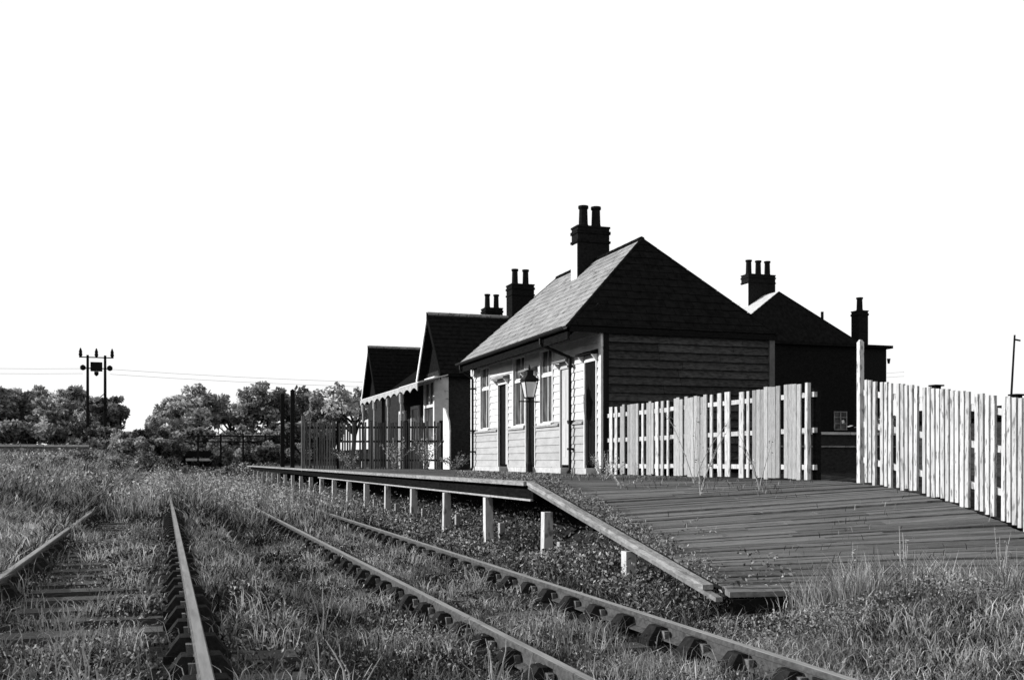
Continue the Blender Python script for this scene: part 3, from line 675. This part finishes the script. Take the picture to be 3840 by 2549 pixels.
for a in (wz0, wz0+.3, wz0+.6, wz1-.05): b.box(wx0, wx1, 43.33, 43.345, W(a), W(a+.04))
o = b.build('window', M['stone'], hb); link('pane', bx(wx0, wx1, 43.38, 43.395, W(wz0), W(wz1)).mesh('pane', M['glass']), o)
# yard wall seen through the gateway
yw = thing('yard_wall', (14, 22, 1.0), 'low dark yard wall with pale coping seen through the open gateway', 'wall')
bx(13.7, 26, 22.0, 22.25, .7, W(.64)).build('wall_body', M['redbrick'], yw)
x = 13.7
while x < 26: bx(x+.01, x+.85, 21.95, 22.3, W(.645), W(.71)).build('coping_stone', M['coping'], yw); x += .86
x = 14.0
while x < 18.5: bx(x, x+.7, 21.96, 21.998, W(.33), W(.37)).build('string_course', M['stone'], yw); x += .72
# dark shed and hedge right behind the white palings
sh = thing('yard_shed', (16, 17, 1), 'low dark shed just behind the white picket fence', 'shed')
bx(14.6, 17.2, 15.2, 17.6, .6, W(.78)).build('shed_wall', M['shadeboard'], sh)
b = MB(); b.prism([(14.4, W(.79)), (17.4, W(.79)), (17.4, W(.86)), (14.4, W(1.0))], 'y', 15.0, 17.8); b.build('shed_roof', M['shadeslate'], sh)
# yard light far right
lm = thing('yard_light', (27.2, 28, 1), 'thin pole with a small hooked arm, far behind the right-hand picket fence', 'pole')
MB().tube((27.0, 28, .6), (27.35, 28, W(4.25)), .045, .03).build('pole', M['post'], lm)
MB().tube((27.33, 28, W(4.1)), (27.58, 28, W(4.07)), .03).build('arm', M['post'], lm)

# ------------------------------------------------------------------ electricity pole pair with transformer
pl = thing('transformer_pole', (.5, 100, 2), 'twin wooden electricity pole carrying a transformer and insulators above the trees', 'power pole')
PX, PY = -5.02, 102.0      # left leg
for x in (-6.5, -5.02): MB().tube((x, PY, 1.5), (x, PY, W(9.6)), .15, .11, 8).build('leg', M['post'], pl)
for z_, xx in ((9.35, .72), (8.35, .45)):
    bx(-6.5-xx, -5.02+xx, PY-.08, PY+.08, W(z_), W(z_+.09)).build('cross_arm', M['post'], pl)
for x in (-7.1, -5.76, -4.42): MB().lathe((x, PY, W(9.48)), [(.06, -.1), (.13, 0), (.18, .15), (.13, .3), (.16, .4), (.09, .62), (.04, .75)], 8).build('insulator', M['post'], pl)
for x in (-6.9, -4.62): MB().lathe((x, PY, W(8.2)), [(.08, 0), (.24, .1), (.26, .35), (.08, .5)], 8).build('insulator', M['post'], pl)
b = bx(-6.25, -5.27, PY-.35, PY+.35, W(8.15), W(8.95)); b.lathe((-5.76, PY, W(7.7)), [(.05, 0), (.2, .15), (.2, .4)], 8); b.build('transformer', M['post'], pl)
for z_ in (5.3, 4.7): bx(-5.3, -4.85, PY-.25, PY-.12, W(z_), W(z_+.22)).build('switch_box', M['post'], pl)
bx(-6.5, -5.02, PY-.05, PY+.05, W(5.2), W(5.28)).build('tie_bar', M['post'], pl)
def wires(a, b_, sag, n, grp, lab):
    for dz in (0, .45):
        p, q = Vector(a)+Vector((0, 0, dz)), Vector(b_)+Vector((0, 0, dz)); m = MB(); pts = []
        for i in range(n+1): t = i/n; v = p.lerp(q, t); v.z -= sag*4*t*(1-t); pts.append(v)
        m.path(pts, .018, 4); o = m.build('power_wire', M['wire']); tag(o, lab % ('upper' if dz else 'lower'), 'wire', grp)
wires((-4.6, 102, W(7.9)), (75, 92, W(9.0)), 1.4, 14, 'power lines', '%s pale thin power line running right from the transformer pole')
wires((-6.9, 102, W(7.9)), (-60, 108, W(10.4)), 1.0, 14, 'power lines', '%s pale thin power line running left from the transformer pole')
sp = thing('telegraph_post', (-4, 111, 2), 'short thin dark post on the skyline beside the transformer pole', 'post')
MB().tube((-4.0, 111, 2), (-4.0, 111, W(4.9)), .10, .08).build('shaft', M['post'], sp)

# buffer stop
bs = thing('buffer_stop', (3.1, 86, 0), 'overgrown buffer stop with a dark beam and pale ledge closing the track', 'buffer stop')
bx(1.3, 4.7, 86, 86.5, W(.30), W(.78)).build('beam', M['darkbeam'], bs)
bx(1.7, 4.2, 85.6, 85.98, W(-.02), W(.18)).build('ledge', M['coping'], bs)
for x in (2.0, 3.9): bx(x-.12, x+.12, 86.02, 86.3, -.2, W(.29)).build('upright', M['darkbeam'], bs)
MB().hexa([(.1, 86, .7), (.5, 86, .7), (.5, 86.3, .7), (.1, 86.3, .7), (1.3, 86, 1.7), (1.6, 86, 2.0), (1.6, 86.3, 2.0), (1.3, 86.3, 1.7)]).build('raking_strut', M['darkbeam'], bs)
# post and rail fence on the bank
rf = thing('rail_fence', (5, 72, 2), 'dark post and rail fence on the bank beyond the buffer stop', 'fence')
for x in np.arange(2.2, 8.2, 1.45): bx(x-.06, x+.06, 71.95, 72.05, 1.2, W(1.80)).build('fence_post', M['post'], rf)
for z_ in (1.60, 1.22): bx(2.0, 8.1, 71.88, 71.94, W(z_), W(z_+.09)).build('fence_rail', M['post'], rf)
# field wall on the left
fw = thing('field_wall', (-9, 66, 1.5), 'low field wall with pale coping at the top of the left bank', 'wall')
bx(-20, -4.2, 66, 66.4, .8, W(.80)).build('wall_body', M['stone'], fw)
x = -20
while x < -4.3: bx(x+.02, x+1.2, 65.9, 66.5, W(.805), W(.93)+random.uniform(-.03, .03)).build('coping_stone', M['coping'], fw); x += 1.22

# ------------------------------------------------------------------ trees
def leaves(cent, size, aspect=.6, flat=0):
    n = len(cent); d = rng.normal(size=(n, 3)); d /= np.linalg.norm(d, axis=1)[:, None]; e = rng.normal(size=(n, 3)); e -= (e*d).sum(1)[:, None]*d; e /= np.linalg.norm(e, axis=1)[:, None]
    s = (size*(.6+.8*rng.random(n)))[:, None] if np.ndim(size) == 0 else (size*(.6+.8*rng.random(n)))[:, None]
    V = np.stack([cent-d*s, cent+e*s*aspect, cent+d*s, cent-e*s*aspect], 1)
    F = np.arange(4*n).reshape(n, 4); return V.reshape(-1, 3), F
def tree(x, y, hw, top, m, label, group, dens=1.0, airy=False, leafsize=.30, base=None, name='tree', cat='tree'):
    g0 = float(gz(x, y)) if base is None else base; t = thing(name, (x, y, g0), label, cat, group)
    H = top-g0; cz = g0+H*.56; rz_ = H*.46
    b = MB(); tr_top = g0+H*.5
    b.tube((x, y, g0-.2), (x+.1*hw, y, tr_top), .055*H*.6, .03*H*.6, 7)
    nb = 7 if not airy else 12
    for i in range(nb):
        a = random.uniform(0, 6.28); z0 = g0+H*random.uniform(.22, .5); rr = hw*random.uniform(.5, .95)
        b.tube((x+.05*hw, y, z0), (x+math.cos(a)*rr, y+math.sin(a)*rr, z0+H*random.uniform(.2, .42)), .02*H, .005*H, 5)
    b.build('trunk', M['bark'], t)
    nc = int(44*dens)+6; Cs = []; T = []
    for i in range(nc):
        d = rng.normal(size=3); d /= np.linalg.norm(d); d[2] = abs(d[2])*1.0-.35*(random.random())
        r = random.uniform(.5, 1.08); c = np.array([x, y, cz])+d*np.array([hw, hw, rz_])*r*.85
        cr = hw*random.uniform(.13, .30); nl = int(200*dens*(.35 if airy else 1)*(cr/hw/.28)**2)
        q = rng.normal(size=(nl, 3)); q /= np.linalg.norm(q, axis=1)[:, None]; q *= (rng.random(nl)**.4)[:, None]*cr
        q[:, 2] *= .75; Cs.append(c+q); T.append(np.clip(random.uniform(.15, .8)+rng.normal(size=nl)*.18, 0, 1))
    if not airy:
        nl = int(1500*dens); q = rng.normal(size=(nl, 3)); q /= np.linalg.norm(q, axis=1)[:, None]; q *= (rng.random(nl)**.4)[:, None]; Cs.append(np.array([x, y, cz-.1*H])+q*np.array([hw*.82, hw*.82, rz_*.9])); T.append(rng.random(nl)*.5)
    Cn = np.concatenate(Cs); T = np.concatenate(T)
    V, F = leaves(Cn, leafsize); me = mesh_np('crown', V, None, F, m, np.repeat(T, 4)); link('crown', me, t)
    return t
TG = 'trees on the skyline'
cs, sn = math.cos(R(18.54)), math.sin(R(18.54))
def place(Z, a): return Z*(a*cs+sn), Z*(cs-a*sn)
# (distance, bearing tangent from the camera axis, half width, top above eye, leaf, airy, label)
TR = [
 (112, -.492, 2.8, 7.2, 'treedark', 0, 'leftmost dark round tree at the edge of the skyline'),
 (118, -.462, 2.6, 7.9, 'treedark', 0, 'tallest knobbly dark tree of the left-hand clump'),
 (110, -.443, 2.3, 6.5, 'treepale', 1, 'thin airy tree between the fuller trees left of the power pole'),
 (114, -.422, 2.9, 7.5, 'treedark', 0, 'broad dark tree just left of the transformer pole'),
 (106, -.402, 1.6, 5.6, 'treedark', 0, 'small bushy tree behind the left leg of the transformer pole'),
 (104, -.388, 1.5, 6.2, 'treedark', 0, 'dark tree touching the right leg of the transformer pole'),
 (112, -.308, 3.1, 7.6, 'treepale', 0, 'pale leafy round tree right of the gap in the skyline'),
 (108, -.334, 1.7, 4.6, 'treepale', 0, 'low pale bush tree at the left foot of the pale round tree'),
 (116, -.270, 2.6, 6.9, 'treepale', 1, 'airy half bare tree between the pale tree and the dark one'),
 (110, -.232, 3.2, 7.7, 'treedark', 0, 'big dark round tree behind the two tall platform posts'),
 (112, -.197, 2.7, 7.2, 'treedark', 1, 'loose dark tree right of the two tall platform posts'),
 (104, -.178, 1.8, 5.6, 'treedark', 0, 'lower tree filling the dip before the gabled house'),
 (98, -.153, 2.5, 7.0, 'treepale', 1, 'pale twiggy tree beside the gabled house'),
]
for Z, a, hw, tp, m, airy, lab in TR:
    x, y = place(Z, a); tree(x, y, hw*1.25, W(tp+.9), M[m], lab, TG, 1.0, bool(airy), .22)
# scrub mounds on the line, each a bush
SC = [
 (79, -.368, 1.5, 2.35, 'paleleaf', 'straggly scrub on the left shoulder of the grassy mound'),
 (76, -.350, 1.7, 2.45, 'leaf', 'highest straggly scrub on top of the grassy mound'),
 (78, -.330, 1.5, 2.1, 'paleleaf', 'straggly scrub on the right shoulder of the grassy mound'),
 (70, -.340, 1.3, 1.6, 'leaf', 'low scrub in front of the grassy mound'),
 (68, -.365, 1.2, 1.5, 'paleleaf', 'pale scrub in front of the mound, left of the old line'),
 (66, -.410, 1.3, 1.5, 'leaf', 'ragged scrub at the right end of the field wall'),
 (84, -.385, 1.2, 2.6, 'leaf', 'weedy bush left of the old line near the transformer pole'),
 (86, -.335, 1.5, 2.6, 'leaf', 'shaggy bush on the mound at the foot of the pale tree'),
 (84, -.322, 1.3, 1.9, 'leaf', 'small pale bush left of the buffer stop'),
 (78, -.272, 1.5, 1.3, 'darkleaf', 'dark bush just right of the buffer stop'),
 (74, -.252, 1.4, 1.3, 'darkleaf', 'dark bush below the post and rail fence'),
 (70, -.235, 1.3, 1.3, 'darkleaf', 'dark bush left of the tall platform posts'),
 (58, -.205, 1.0, 1.2, 'leaf', 'bush beside the strut of the tall platform post'),
 (90, -.300, 1.6, 1.6, 'leaf', 'grassy hump on top of the buffer stop'),
 (88, -.212, 2.6, 3.6, 'darkleaf', 'dark thicket behind the left end of the worn paling fence'),
 (88, -.262, 2.6, 3.0, 'darkleaf', 'dark thicket behind the post and rail fence'),
 (92, -.188, 2.6, 3.8, 'darkleaf', 'dark thicket behind the middle of the worn paling fence'),
 (95, -.430, 3.2, 3.4, 'darkleaf', 'dark undergrowth below the left-hand trees'),
 (95, -.475, 3.2, 3.4, 'darkleaf', 'dark undergrowth at the left edge below the trees'),
 (95, -.395, 2.4, 3.0, 'darkleaf', 'dark undergrowth at the foot of the transformer pole'),
 (92, -.300, 2.8, 3.2, 'leaf', 'undergrowth below the pale leafy tree'),
]
SB = [
 (31, -.462, .55, -.05, 'leaf', 'wispy bush on the left bank nearest the camera'),
 (40, -.440, .7, .25, 'paleleaf', 'wispy pale bush part way along the left bank'),
 (47, -.415, .8, .50, 'leaf', 'straggly bush beside the far end of the left rail'),
 (52, -.375, .8, .55, 'paleleaf', 'straggly pale bush growing right on the left-hand track'),
 (56, -.350, .9, .75, 'leaf', 'straggly bush on the left-hand track before the mound'),
 (58, -.470, .9, .70, 'leaf', 'straggly bush at the left edge before the field wall')]
SC += SB
for Z, a, hw, tp, m, lab in SC:
    x, y = place(Z, a); t_ = tree(x, y, hw, W(tp), M[m], lab, 'bushes along the old line', .8, Z < 60, (.05 if Z < 60 else .12) if Z < 85 else .2, base=min(float(gz(x, y)), W(tp)-(.6 if Z < 60 else 1.0)), name='bush', cat='bush')
# hedge at the back of the yard, right
hx = np.linspace(0, 1, 1); n = 14000
cx = 21+31*rng.random(n); cy = 30-.55*(cx-16)+1.2*rng.normal(size=n)*.5; cz_ = .9+ (1.55+.12*np.sin(cx*1.3)+.2*rng.random(n))*rng.random(n)**.5
V, F = leaves(np.stack([cx, cy, cz_], 1), .11); tag(link('hedge', mesh_np('hedge', V, None, F, M['darkleaf'], np.repeat(rng.random(n), 4))), 'dark clipped hedge seen through gaps in the white palings', 'hedge')

# ------------------------------------------------------------------ grass and weeds
def noise2(x, y, s, seed=0.0):
    a = np.sin(x*1.3*s+seed)+np.sin(y*1.1*s+1.7*seed+2.1*np.sin(x*.7*s))+np.sin((x+y)*.9*s+seed*.3+1.3*np.sin(y*1.9*s))+np.sin((x*1.7-y*2.3)*s+.5*seed)
    return a/4
def blades(x, y, z, h, wd, lean, tint, name, m, label, cat):
    n = len(x); az = rng.random(n)*2*np.pi; la = rng.random(n)*2*np.pi; ln = lean*(.3+rng.random(n))
    wx, wy = np.cos(az)*wd/2, np.sin(az)*wd/2; dx, dy = np.cos(la)*ln*h, np.sin(la)*ln*h
    hz = h*np.sqrt(np.clip(1-(ln*.55)**2, .2, 1))
    p0 = np.stack([x-wx, y-wy, z-.02], 1); p1 = np.stack([x+wx, y+wy, z-.02], 1)
    m0 = np.stack([x-wx*.8+dx*.38, y-wy*.8+dy*.38, z+hz*.62], 1); m1 = np.stack([x+wx*.8+dx*.38, y+wy*.8+dy*.38, z+hz*.62], 1)
    tp = np.stack([x+dx, y+dy, z+hz*(1-.25*np.minimum(ln, 1))], 1)
    V = np.stack([p0, p1, m0, m1, tp], 1).reshape(-1, 3); k = np.arange(n)*5
    F4 = np.stack([k, k+1, k+3, k+2], 1); F3 = np.stack([k+2, k+3, k+4], 1)
    tag(link(name, mesh_np(name, V, F3, F4, m, np.repeat(tint, 5))), label, cat, kind='stuff')
def tracked(x, y): # how much a spot lies on sleepers / rails
    l = np.abs(x+.56); r = np.abs(x-3.145)
    return (l < 1.0) | (r < .95)
def clear_mask(x, y, margin=.30, far=33):
    ok = np.ones(len(x), bool)
    for rx in (.19, 2.41, 3.88): ok &= ~((x > rx-margin) & (x < rx+.12) & (y < far) & (rng.random(len(x)) < .9))
    ok &= ~((np.abs(x+1.31) < .10) & (y < 15))
    sl = ((y+1.15+.125) % .63) < .27
    lt = (np.abs(x+.56) < .85) & (y < 13)
    ok &= ~((x > .3) & (x < 1.45+.25*np.sin(3*y)) & (y < 6.4) & (rng.random(len(x)) < .50))
    return ok & ~(lt & sl & (rng.random(len(x)) < .50))
def field(n, yr, xa, xb, hfun, wfun, keep, lean, tbase, name, m, label, cat, yp_=1.0):
    y = yr[0]*(yr[1]/yr[0])**(rng.random(n)**yp_); lo = xa(y); hi = xb(y); x = lo+(hi-lo)*rng.random(n)
    # pull into tufts
    tx = np.round(x*2.2+.5*np.sin(y*3))/2.2; ty = np.round(y*2.2+.5*np.sin(x*3))/2.2; pull = .25*rng.random(n)
    x = x*(1-pull)+tx*pull; y = y*(1-pull)+ty*pull
    k = rng.random(n) < keep(x, y); x, y = x[k], y[k]
    for rx in (-1.31, .19, 2.41, 3.88):
        near = (np.abs(x-rx) < .06) & (y < 24); x, y = x[~near], y[~near]
    z = gz(x, y)
    h = hfun(x, y)*(.30+.85*rng.random(len(x))**1.3); wd = wfun(x, y)*(.6+.8*rng.random(len(x)))
    tint = np.clip(tbase(x, y)+.34*rng.normal(size=len(x)), 0, 1)
    blades(x, y, z, h, wd, lean, tint, name, m, label, cat)
left = lambda y: -.145*y-.6
def kp(x, y):
    n1 = noise2(x, y, 1.7, 3)
    d = .50+.5*n1
    l = np.abs(x+.56) < .62; r = np.abs(x-3.145) < .62
    near = 1-sst(10, 19, y)
    sl = ((y+1.15+.125) % .63) < .27
    d = np.where(l | r, d*(1-.20*near)*(1-.50*near*sl), d)
    for rx, lo_ in ((-1.31, .1), (.19, .34), (2.41, .34), (3.88, .30)):
        d = np.where((x > rx-lo_) & (x < rx+.16), d*(1-.68*(1-sst(16, 34, y))), d)
    d = np.where((x > -1.25) & (x < -.75), d*.35, d)  # grass thinned so bare earth darkens the band shaded by the bank
    d = np.where((x > .25) & (x < 1.4+.3*n1), d*(1-.90*(1-sst(6.5, 15, y))), d)       # bare ditch beside the near rail
    d = np.where((x > 4.9) & (y > 8.2) & (x < 9.4), d*.25*(y < 34), d)
    return np.clip(d, .05, 1)
def hf(x, y):
    n1 = noise2(x, y, 1.1, 1); base = .13+.08*n1
    base = np.where(x < -1.40, .20+.10*n1, base)
    base = np.where((x > -1.62) & (x < -1.33), .30+.06*n1, base)
    base = np.where(np.abs(x+.56) < .72, .065+.03*n1, base)
    base = np.where(np.abs(x-3.145) < .8, .075+.04*n1, base)
    pass
    base = base*(1+1.3*sst(15, 25, y))+.10*sst(17, 27, y)+.16*sst(26, 50, y)
    base = np.where((x > 4.15) & (y > 8), .26+.1*n1, base)
    for rx in (.19, 2.41, 3.88): base = np.where((x > rx-.42) & (x < rx+.15), np.minimum(base, .05+.25*sst(24, 36, y)), base)
    return base
tb = lambda x, y: .42+.16*sst(-1.3, -2.6, x)+.14*sst(22, 40, y)+.22*noise2(x, y, .9, 5)+.12*noise2(x, y, 3.1, 2)
field(190000, (3.2, 9), left, lambda y: np.where(y < 8.3, np.minimum(1.05*y+1, 9.2), 5.2), hf, lambda x, y: .0055+.0006*y, kp, 1.05, tb, 'near_grass', M['grass'], 'matted rough grass growing through the near part of the tracks', 'grass')
field(230000, (9, 26), left, lambda y: 5.2+0*y, hf, lambda x, y: .005+.0009*y, kp, .95, tb, 'middle_grass', M['grass'], 'rough grass and weeds between the rails beside the platform', 'grass')
field(190000, (26, 100), left, lambda y: 4.9+2.5*sst(60, 70, y), hf, lambda x, y: .006+.00075*y, lambda x, y: np.clip(.7+.4*noise2(x, y, .8, 3), .1, 1), .6, tb, 'far_grass', M['grass'], 'tall weedy grass swallowing the far end of the tracks', 'grass')
# dry bright tussocks
def tuss(n, fx, hh, name, label, m='drygrass', per=34, spread=.09, lean=.8):
    xs, ys = fx(n); n = len(xs); N = n*per; cx_ = np.repeat(xs, per)+rng.normal(size=N)*spread; cy_ = np.repeat(ys, per)+rng.normal(size=N)*spread
    h = np.repeat(hh*(.6+.8*rng.random(n)), per)*(.5+.6*rng.random(N)); t_ = np.clip(np.repeat(rng.random(n), per)*.7+rng.random(N)*.4, 0, 1)
    ok = np.ones(N, bool)
    ok &= clear_mask(cx_, cy_)
    cx_, cy_, h, t_ = cx_[ok], cy_[ok], h[ok], t_[ok]
    blades(cx_, cy_, gz(cx_, cy_), h, .004+.00055*cy_, lean, t_, name, M[m], label, 'grass')
def fx1(n): y = 3.6*(30/3.6)**rng.random(n); x = left(y)+(4.6-left(y))*rng.random(n); return x, y
tuss(1100, fx1, .20, 'dry_tussocks', 'pale dry grass tussocks dotted along the tracks')
def fx2(n):
    u = rng.random(n*5); x = 5.3+5.2*u; k = rng.random(n*5) < .25+.75*np.clip(noise2(x, x*0, 2.6, 1)+.35, 0, 1)*(x/9); x = x[k][:n]
    return x, 7.3+.75*rng.random(len(x))
tuss(190, fx2, .46, 'tall_dry_grass', 'tall pale grass fringing the foot of the ramp', m='palegrass', per=40, spread=.08, lean=.45)
def fx3(n): y = 4.2+3.0*rng.random(n); x = 3.9+4.8*rng.random(n); return x, y
tuss(900, fx3, .20, 'foreground_dry_grass', 'pale matted grass in the right foreground', m='palegrass', per=30, spread=.13, lean=1.15)
def fx4(n): y = 6*(45/6)**rng.random(n); x = left(y)+( -1.45-left(y))*rng.random(n); return x, y
tuss(1100, fx4, .26, 'bank_tussocks', 'pale rough tussocks over the left bank', m='palegrass', per=22, spread=.14, lean=.9)
# leafy undergrowth
def under(n, fx, hh, size, m, name, label):
    x, y = fx(n); c = noise2(x, y, 2.0, 9); k = (rng.random(n) < np.clip(.6+.6*c, .05, 1)) & clear_mask(x, y, .30, 30); x, y = x[k], y[k]
    z = gz(x, y)+hh*(.5+.5*noise2(x, y, 1.3, 4)+.25)*rng.random(len(x))**.6
    V, F = leaves(np.stack([x, y, z], 1), size*(1+.05*y), .5); tag(link(name, mesh_np(name, V, None, F, m, np.repeat(rng.random(len(x)), 4))), label, 'undergrowth', kind='stuff')
under(42000, lambda n: (4.15+1.6*rng.random(n)**1.2, 8.4+17*rng.random(n)**1.2), .50, .0145, M['leaf'], 'bramble_undergrowth', 'leafy brambles spilling out below the platform edge')
under(24000, lambda n: (4.3+4.8*rng.random(n), 6.75+1.25*rng.random(n)), .26, .010, M['darkleaf'], 'shadow_undergrowth', 'dark leafy weeds standing in for the shadow in the hollow at the foot of the ramp')  # leaf tone stands in for the hollow's shadow
under(150000, lambda n: (left(15)+7.6*rng.random(n)+(rng.random(n) < .12)*4*rng.random(n), 3.4*(26/3.4)**rng.random(n)), .12, .0095, M['leaf'], 'low_weeds', 'low leafy weeds among the sleepers')
under(9000, lambda n: (4.2+.9*rng.random(n), 24+36*rng.random(n)), .5, .018, M['leaf'], 'far_undergrowth', 'leafy weeds along the far platform posts')

under(70000, lambda n: (-10+15.5*rng.random(n), 24*(95/24)**rng.random(n)), .75, .015, M['paleleaf'], 'distant_weeds', 'speckled weeds and seed heads over the far end of the tracks')
tuss(1300, lambda n: (-6+10.5*rng.random(n), 22*(62/22)**rng.random(n)), .62, 'straggly_growth', 'straggly dead stems standing over the far tracks', m='drygrass', per=8, spread=.3, lean=.5)
def plant(x, y, z, h, n, label, group, name='tall_weed', cat='weed', spread=.25, leaf=.02, m='paleleaf', stems=5, dark=False):
    t = thing(name, (x, y, z), label, cat, group); b = MB(); L = []
    for i in range(stems):
        a = random.uniform(0, 6.28); s = random.uniform(.3, 1)*spread; p = Vector((x, y, z-.03)); k = 5; d = Vector((math.cos(a)*s, math.sin(a)*s, h*random.uniform(.65, 1)))
        pts = [p+Vector((d.x*(j/k)**1.4+random.uniform(-.012, .012), d.y*(j/k)**1.4, d.z*j/k)) for j in range(k+1)]
        for j in range(k): b.tube(pts[j], pts[j+1], .006*(1-j/k)+.0025, .006*(1-(j+1)/k)+.0022, 4, False)
        for q in range(n//stems):
            u = random.random()**.7*k; j = min(int(u), k-1); v = pts[j].lerp(pts[j+1], u-j); L.append(v+Vector(rng.normal(size=3)*.035))
    b.build('stem', M['bark'] if dark else M['palebeam'], t)
    V, F = leaves(np.array([tuple(v) for v in L]), leaf, .45); link('foliage', mesh_np('foliage', V, None, F, M[m], np.repeat(rng.random(len(L)), 4)), t)
PG = 'weeds growing up on the ramp'
for (x, y, h, n, lab, dk) in [
    (6.6, 12.0, .95, 70, 'tall branching weed near the middle of the ramp top', True), (7.1, 13.1, 1.15, 80, 'tallest thin weed standing before the grey palings', True),
    (7.6, 12.2, .9, 50, 'forked weed on the ramp nearer the picket fence', True), (8.7, 19.8, .55, 160, 'leafy clump at the left end of the patchy fence', False),
    (8.9, 20.6, .5, 160, 'leafy clump beside the last dark station door', False), (5.9, 12.9, .35, 90, 'low weed clump on the planks near the platform edge', True),
    (6.2, 14.2, .4, 90, 'low weed clump on the flat planks before the fence', True)]:
    plant(x, y, float(ramp_z(x, y)), h, n, lab, PG, dark=False, m='paleleaf', spread=.55 if dk else .3, stems=3 if dk else 7, leaf=.016)
for i, (x, y, h, lab) in enumerate([(5.9, 7.9, .75, 'leafy tall weed over the dark hollow at the ramp foot'), (6.35, 7.8, .95, 'highest pale weed left of centre at the ramp foot'), (6.8, 7.9, .6, 'short seedy weed right of the highest pale weed'),
                                   (7.35, 7.7, .8, 'lone upright pale stalk at the middle of the ramp foot'), (8.1, 7.6, .95, 'pair of tall stalks near the right of the ramp foot'), (8.5, 7.7, .85, 'rightmost tall stalks at the ramp foot')]):
    plant(x, y, float(gz(x, y)), h, 60, lab, 'tall weeds at the foot of the ramp', spread=.12, stems=4, leaf=.015)
for i, (x, y, h, lab) in enumerate([(.95, 5.4, .42, 'pale dead stalk leaning beside the near rail'), (1.25, 8.6, .55, 'upright pale stalk between the two tracks'), (-2.6, 14, .8, 'bright bent stalks on the left bank'), (-3.0, 17, 1.0, 'tall thin pale stalk at the left edge of the bank'),
                                   (1.9, 6.0, .4, 'bent pale stalks left of the platform-side track'), (-.3, 4.9, .4, 'leaning pale stalks between the near rails')]):
    plant(x, y, float(gz(x, y)), h, 18, lab, 'dead stalks among the tracks', spread=.28, stems=5, leaf=.01)
for i, (x, y, h, lab) in enumerate([(7.2, 33.6, 1.1, 'bushy weed before the middle of the worn paling fence'), (8.2, 33.2, 1.2, 'larger bushy weed before the right end of the worn paling fence'), (6.0, 34.8, .7, 'low weed before the left part of the worn paling fence'), (8.9, 32.2, .6, 'small weed at the corner of the weatherboarded building')]):
    plant(x, y, 1.0, h, 500, lab, 'weeds before the worn paling fence', spread=.75, stems=12, leaf=.04, m='leaf')
# ragged fringe of weeds rooted along the inside of the ramp's edge, and in the joints of the deck
def fringe():
    n = 9000; y = 8.6+9*rng.random(n); x = 4.86+.22*rng.random(n)**2; k = noise2(x*0, y, 3.3, 2)+.25*rng.normal(size=n) > .0; x, y = x[k], y[k]
    z = ramp_z(x, y)+.13*rng.random(len(x))**1.6
    V, F = leaves(np.stack([x, y, z], 1), .017, .45); tag(link('edge_weeds', mesh_np('edge_weeds', V, None, F, M['darkleaf'], np.repeat(rng.random(len(x)), 4))), 'low ragged weeds along the inner edge of the ramp', 'undergrowth', kind='stuff')
    n = 2600; y = 8.6+11*rng.random(n); x = 5+4.2*rng.random(n); k = noise2(x, y, 1.4, 7)+.2*rng.normal(size=n) > .22; x, y = x[k], y[k]
    blades(x, y, ramp_z(x, y), .05+.06*rng.random(len(x)), .008+0*x, 1.0, rng.random(len(x)), 'joint_grass', M['grass'], 'small grass sprigs in the joints of the deck', 'grass')
fringe()
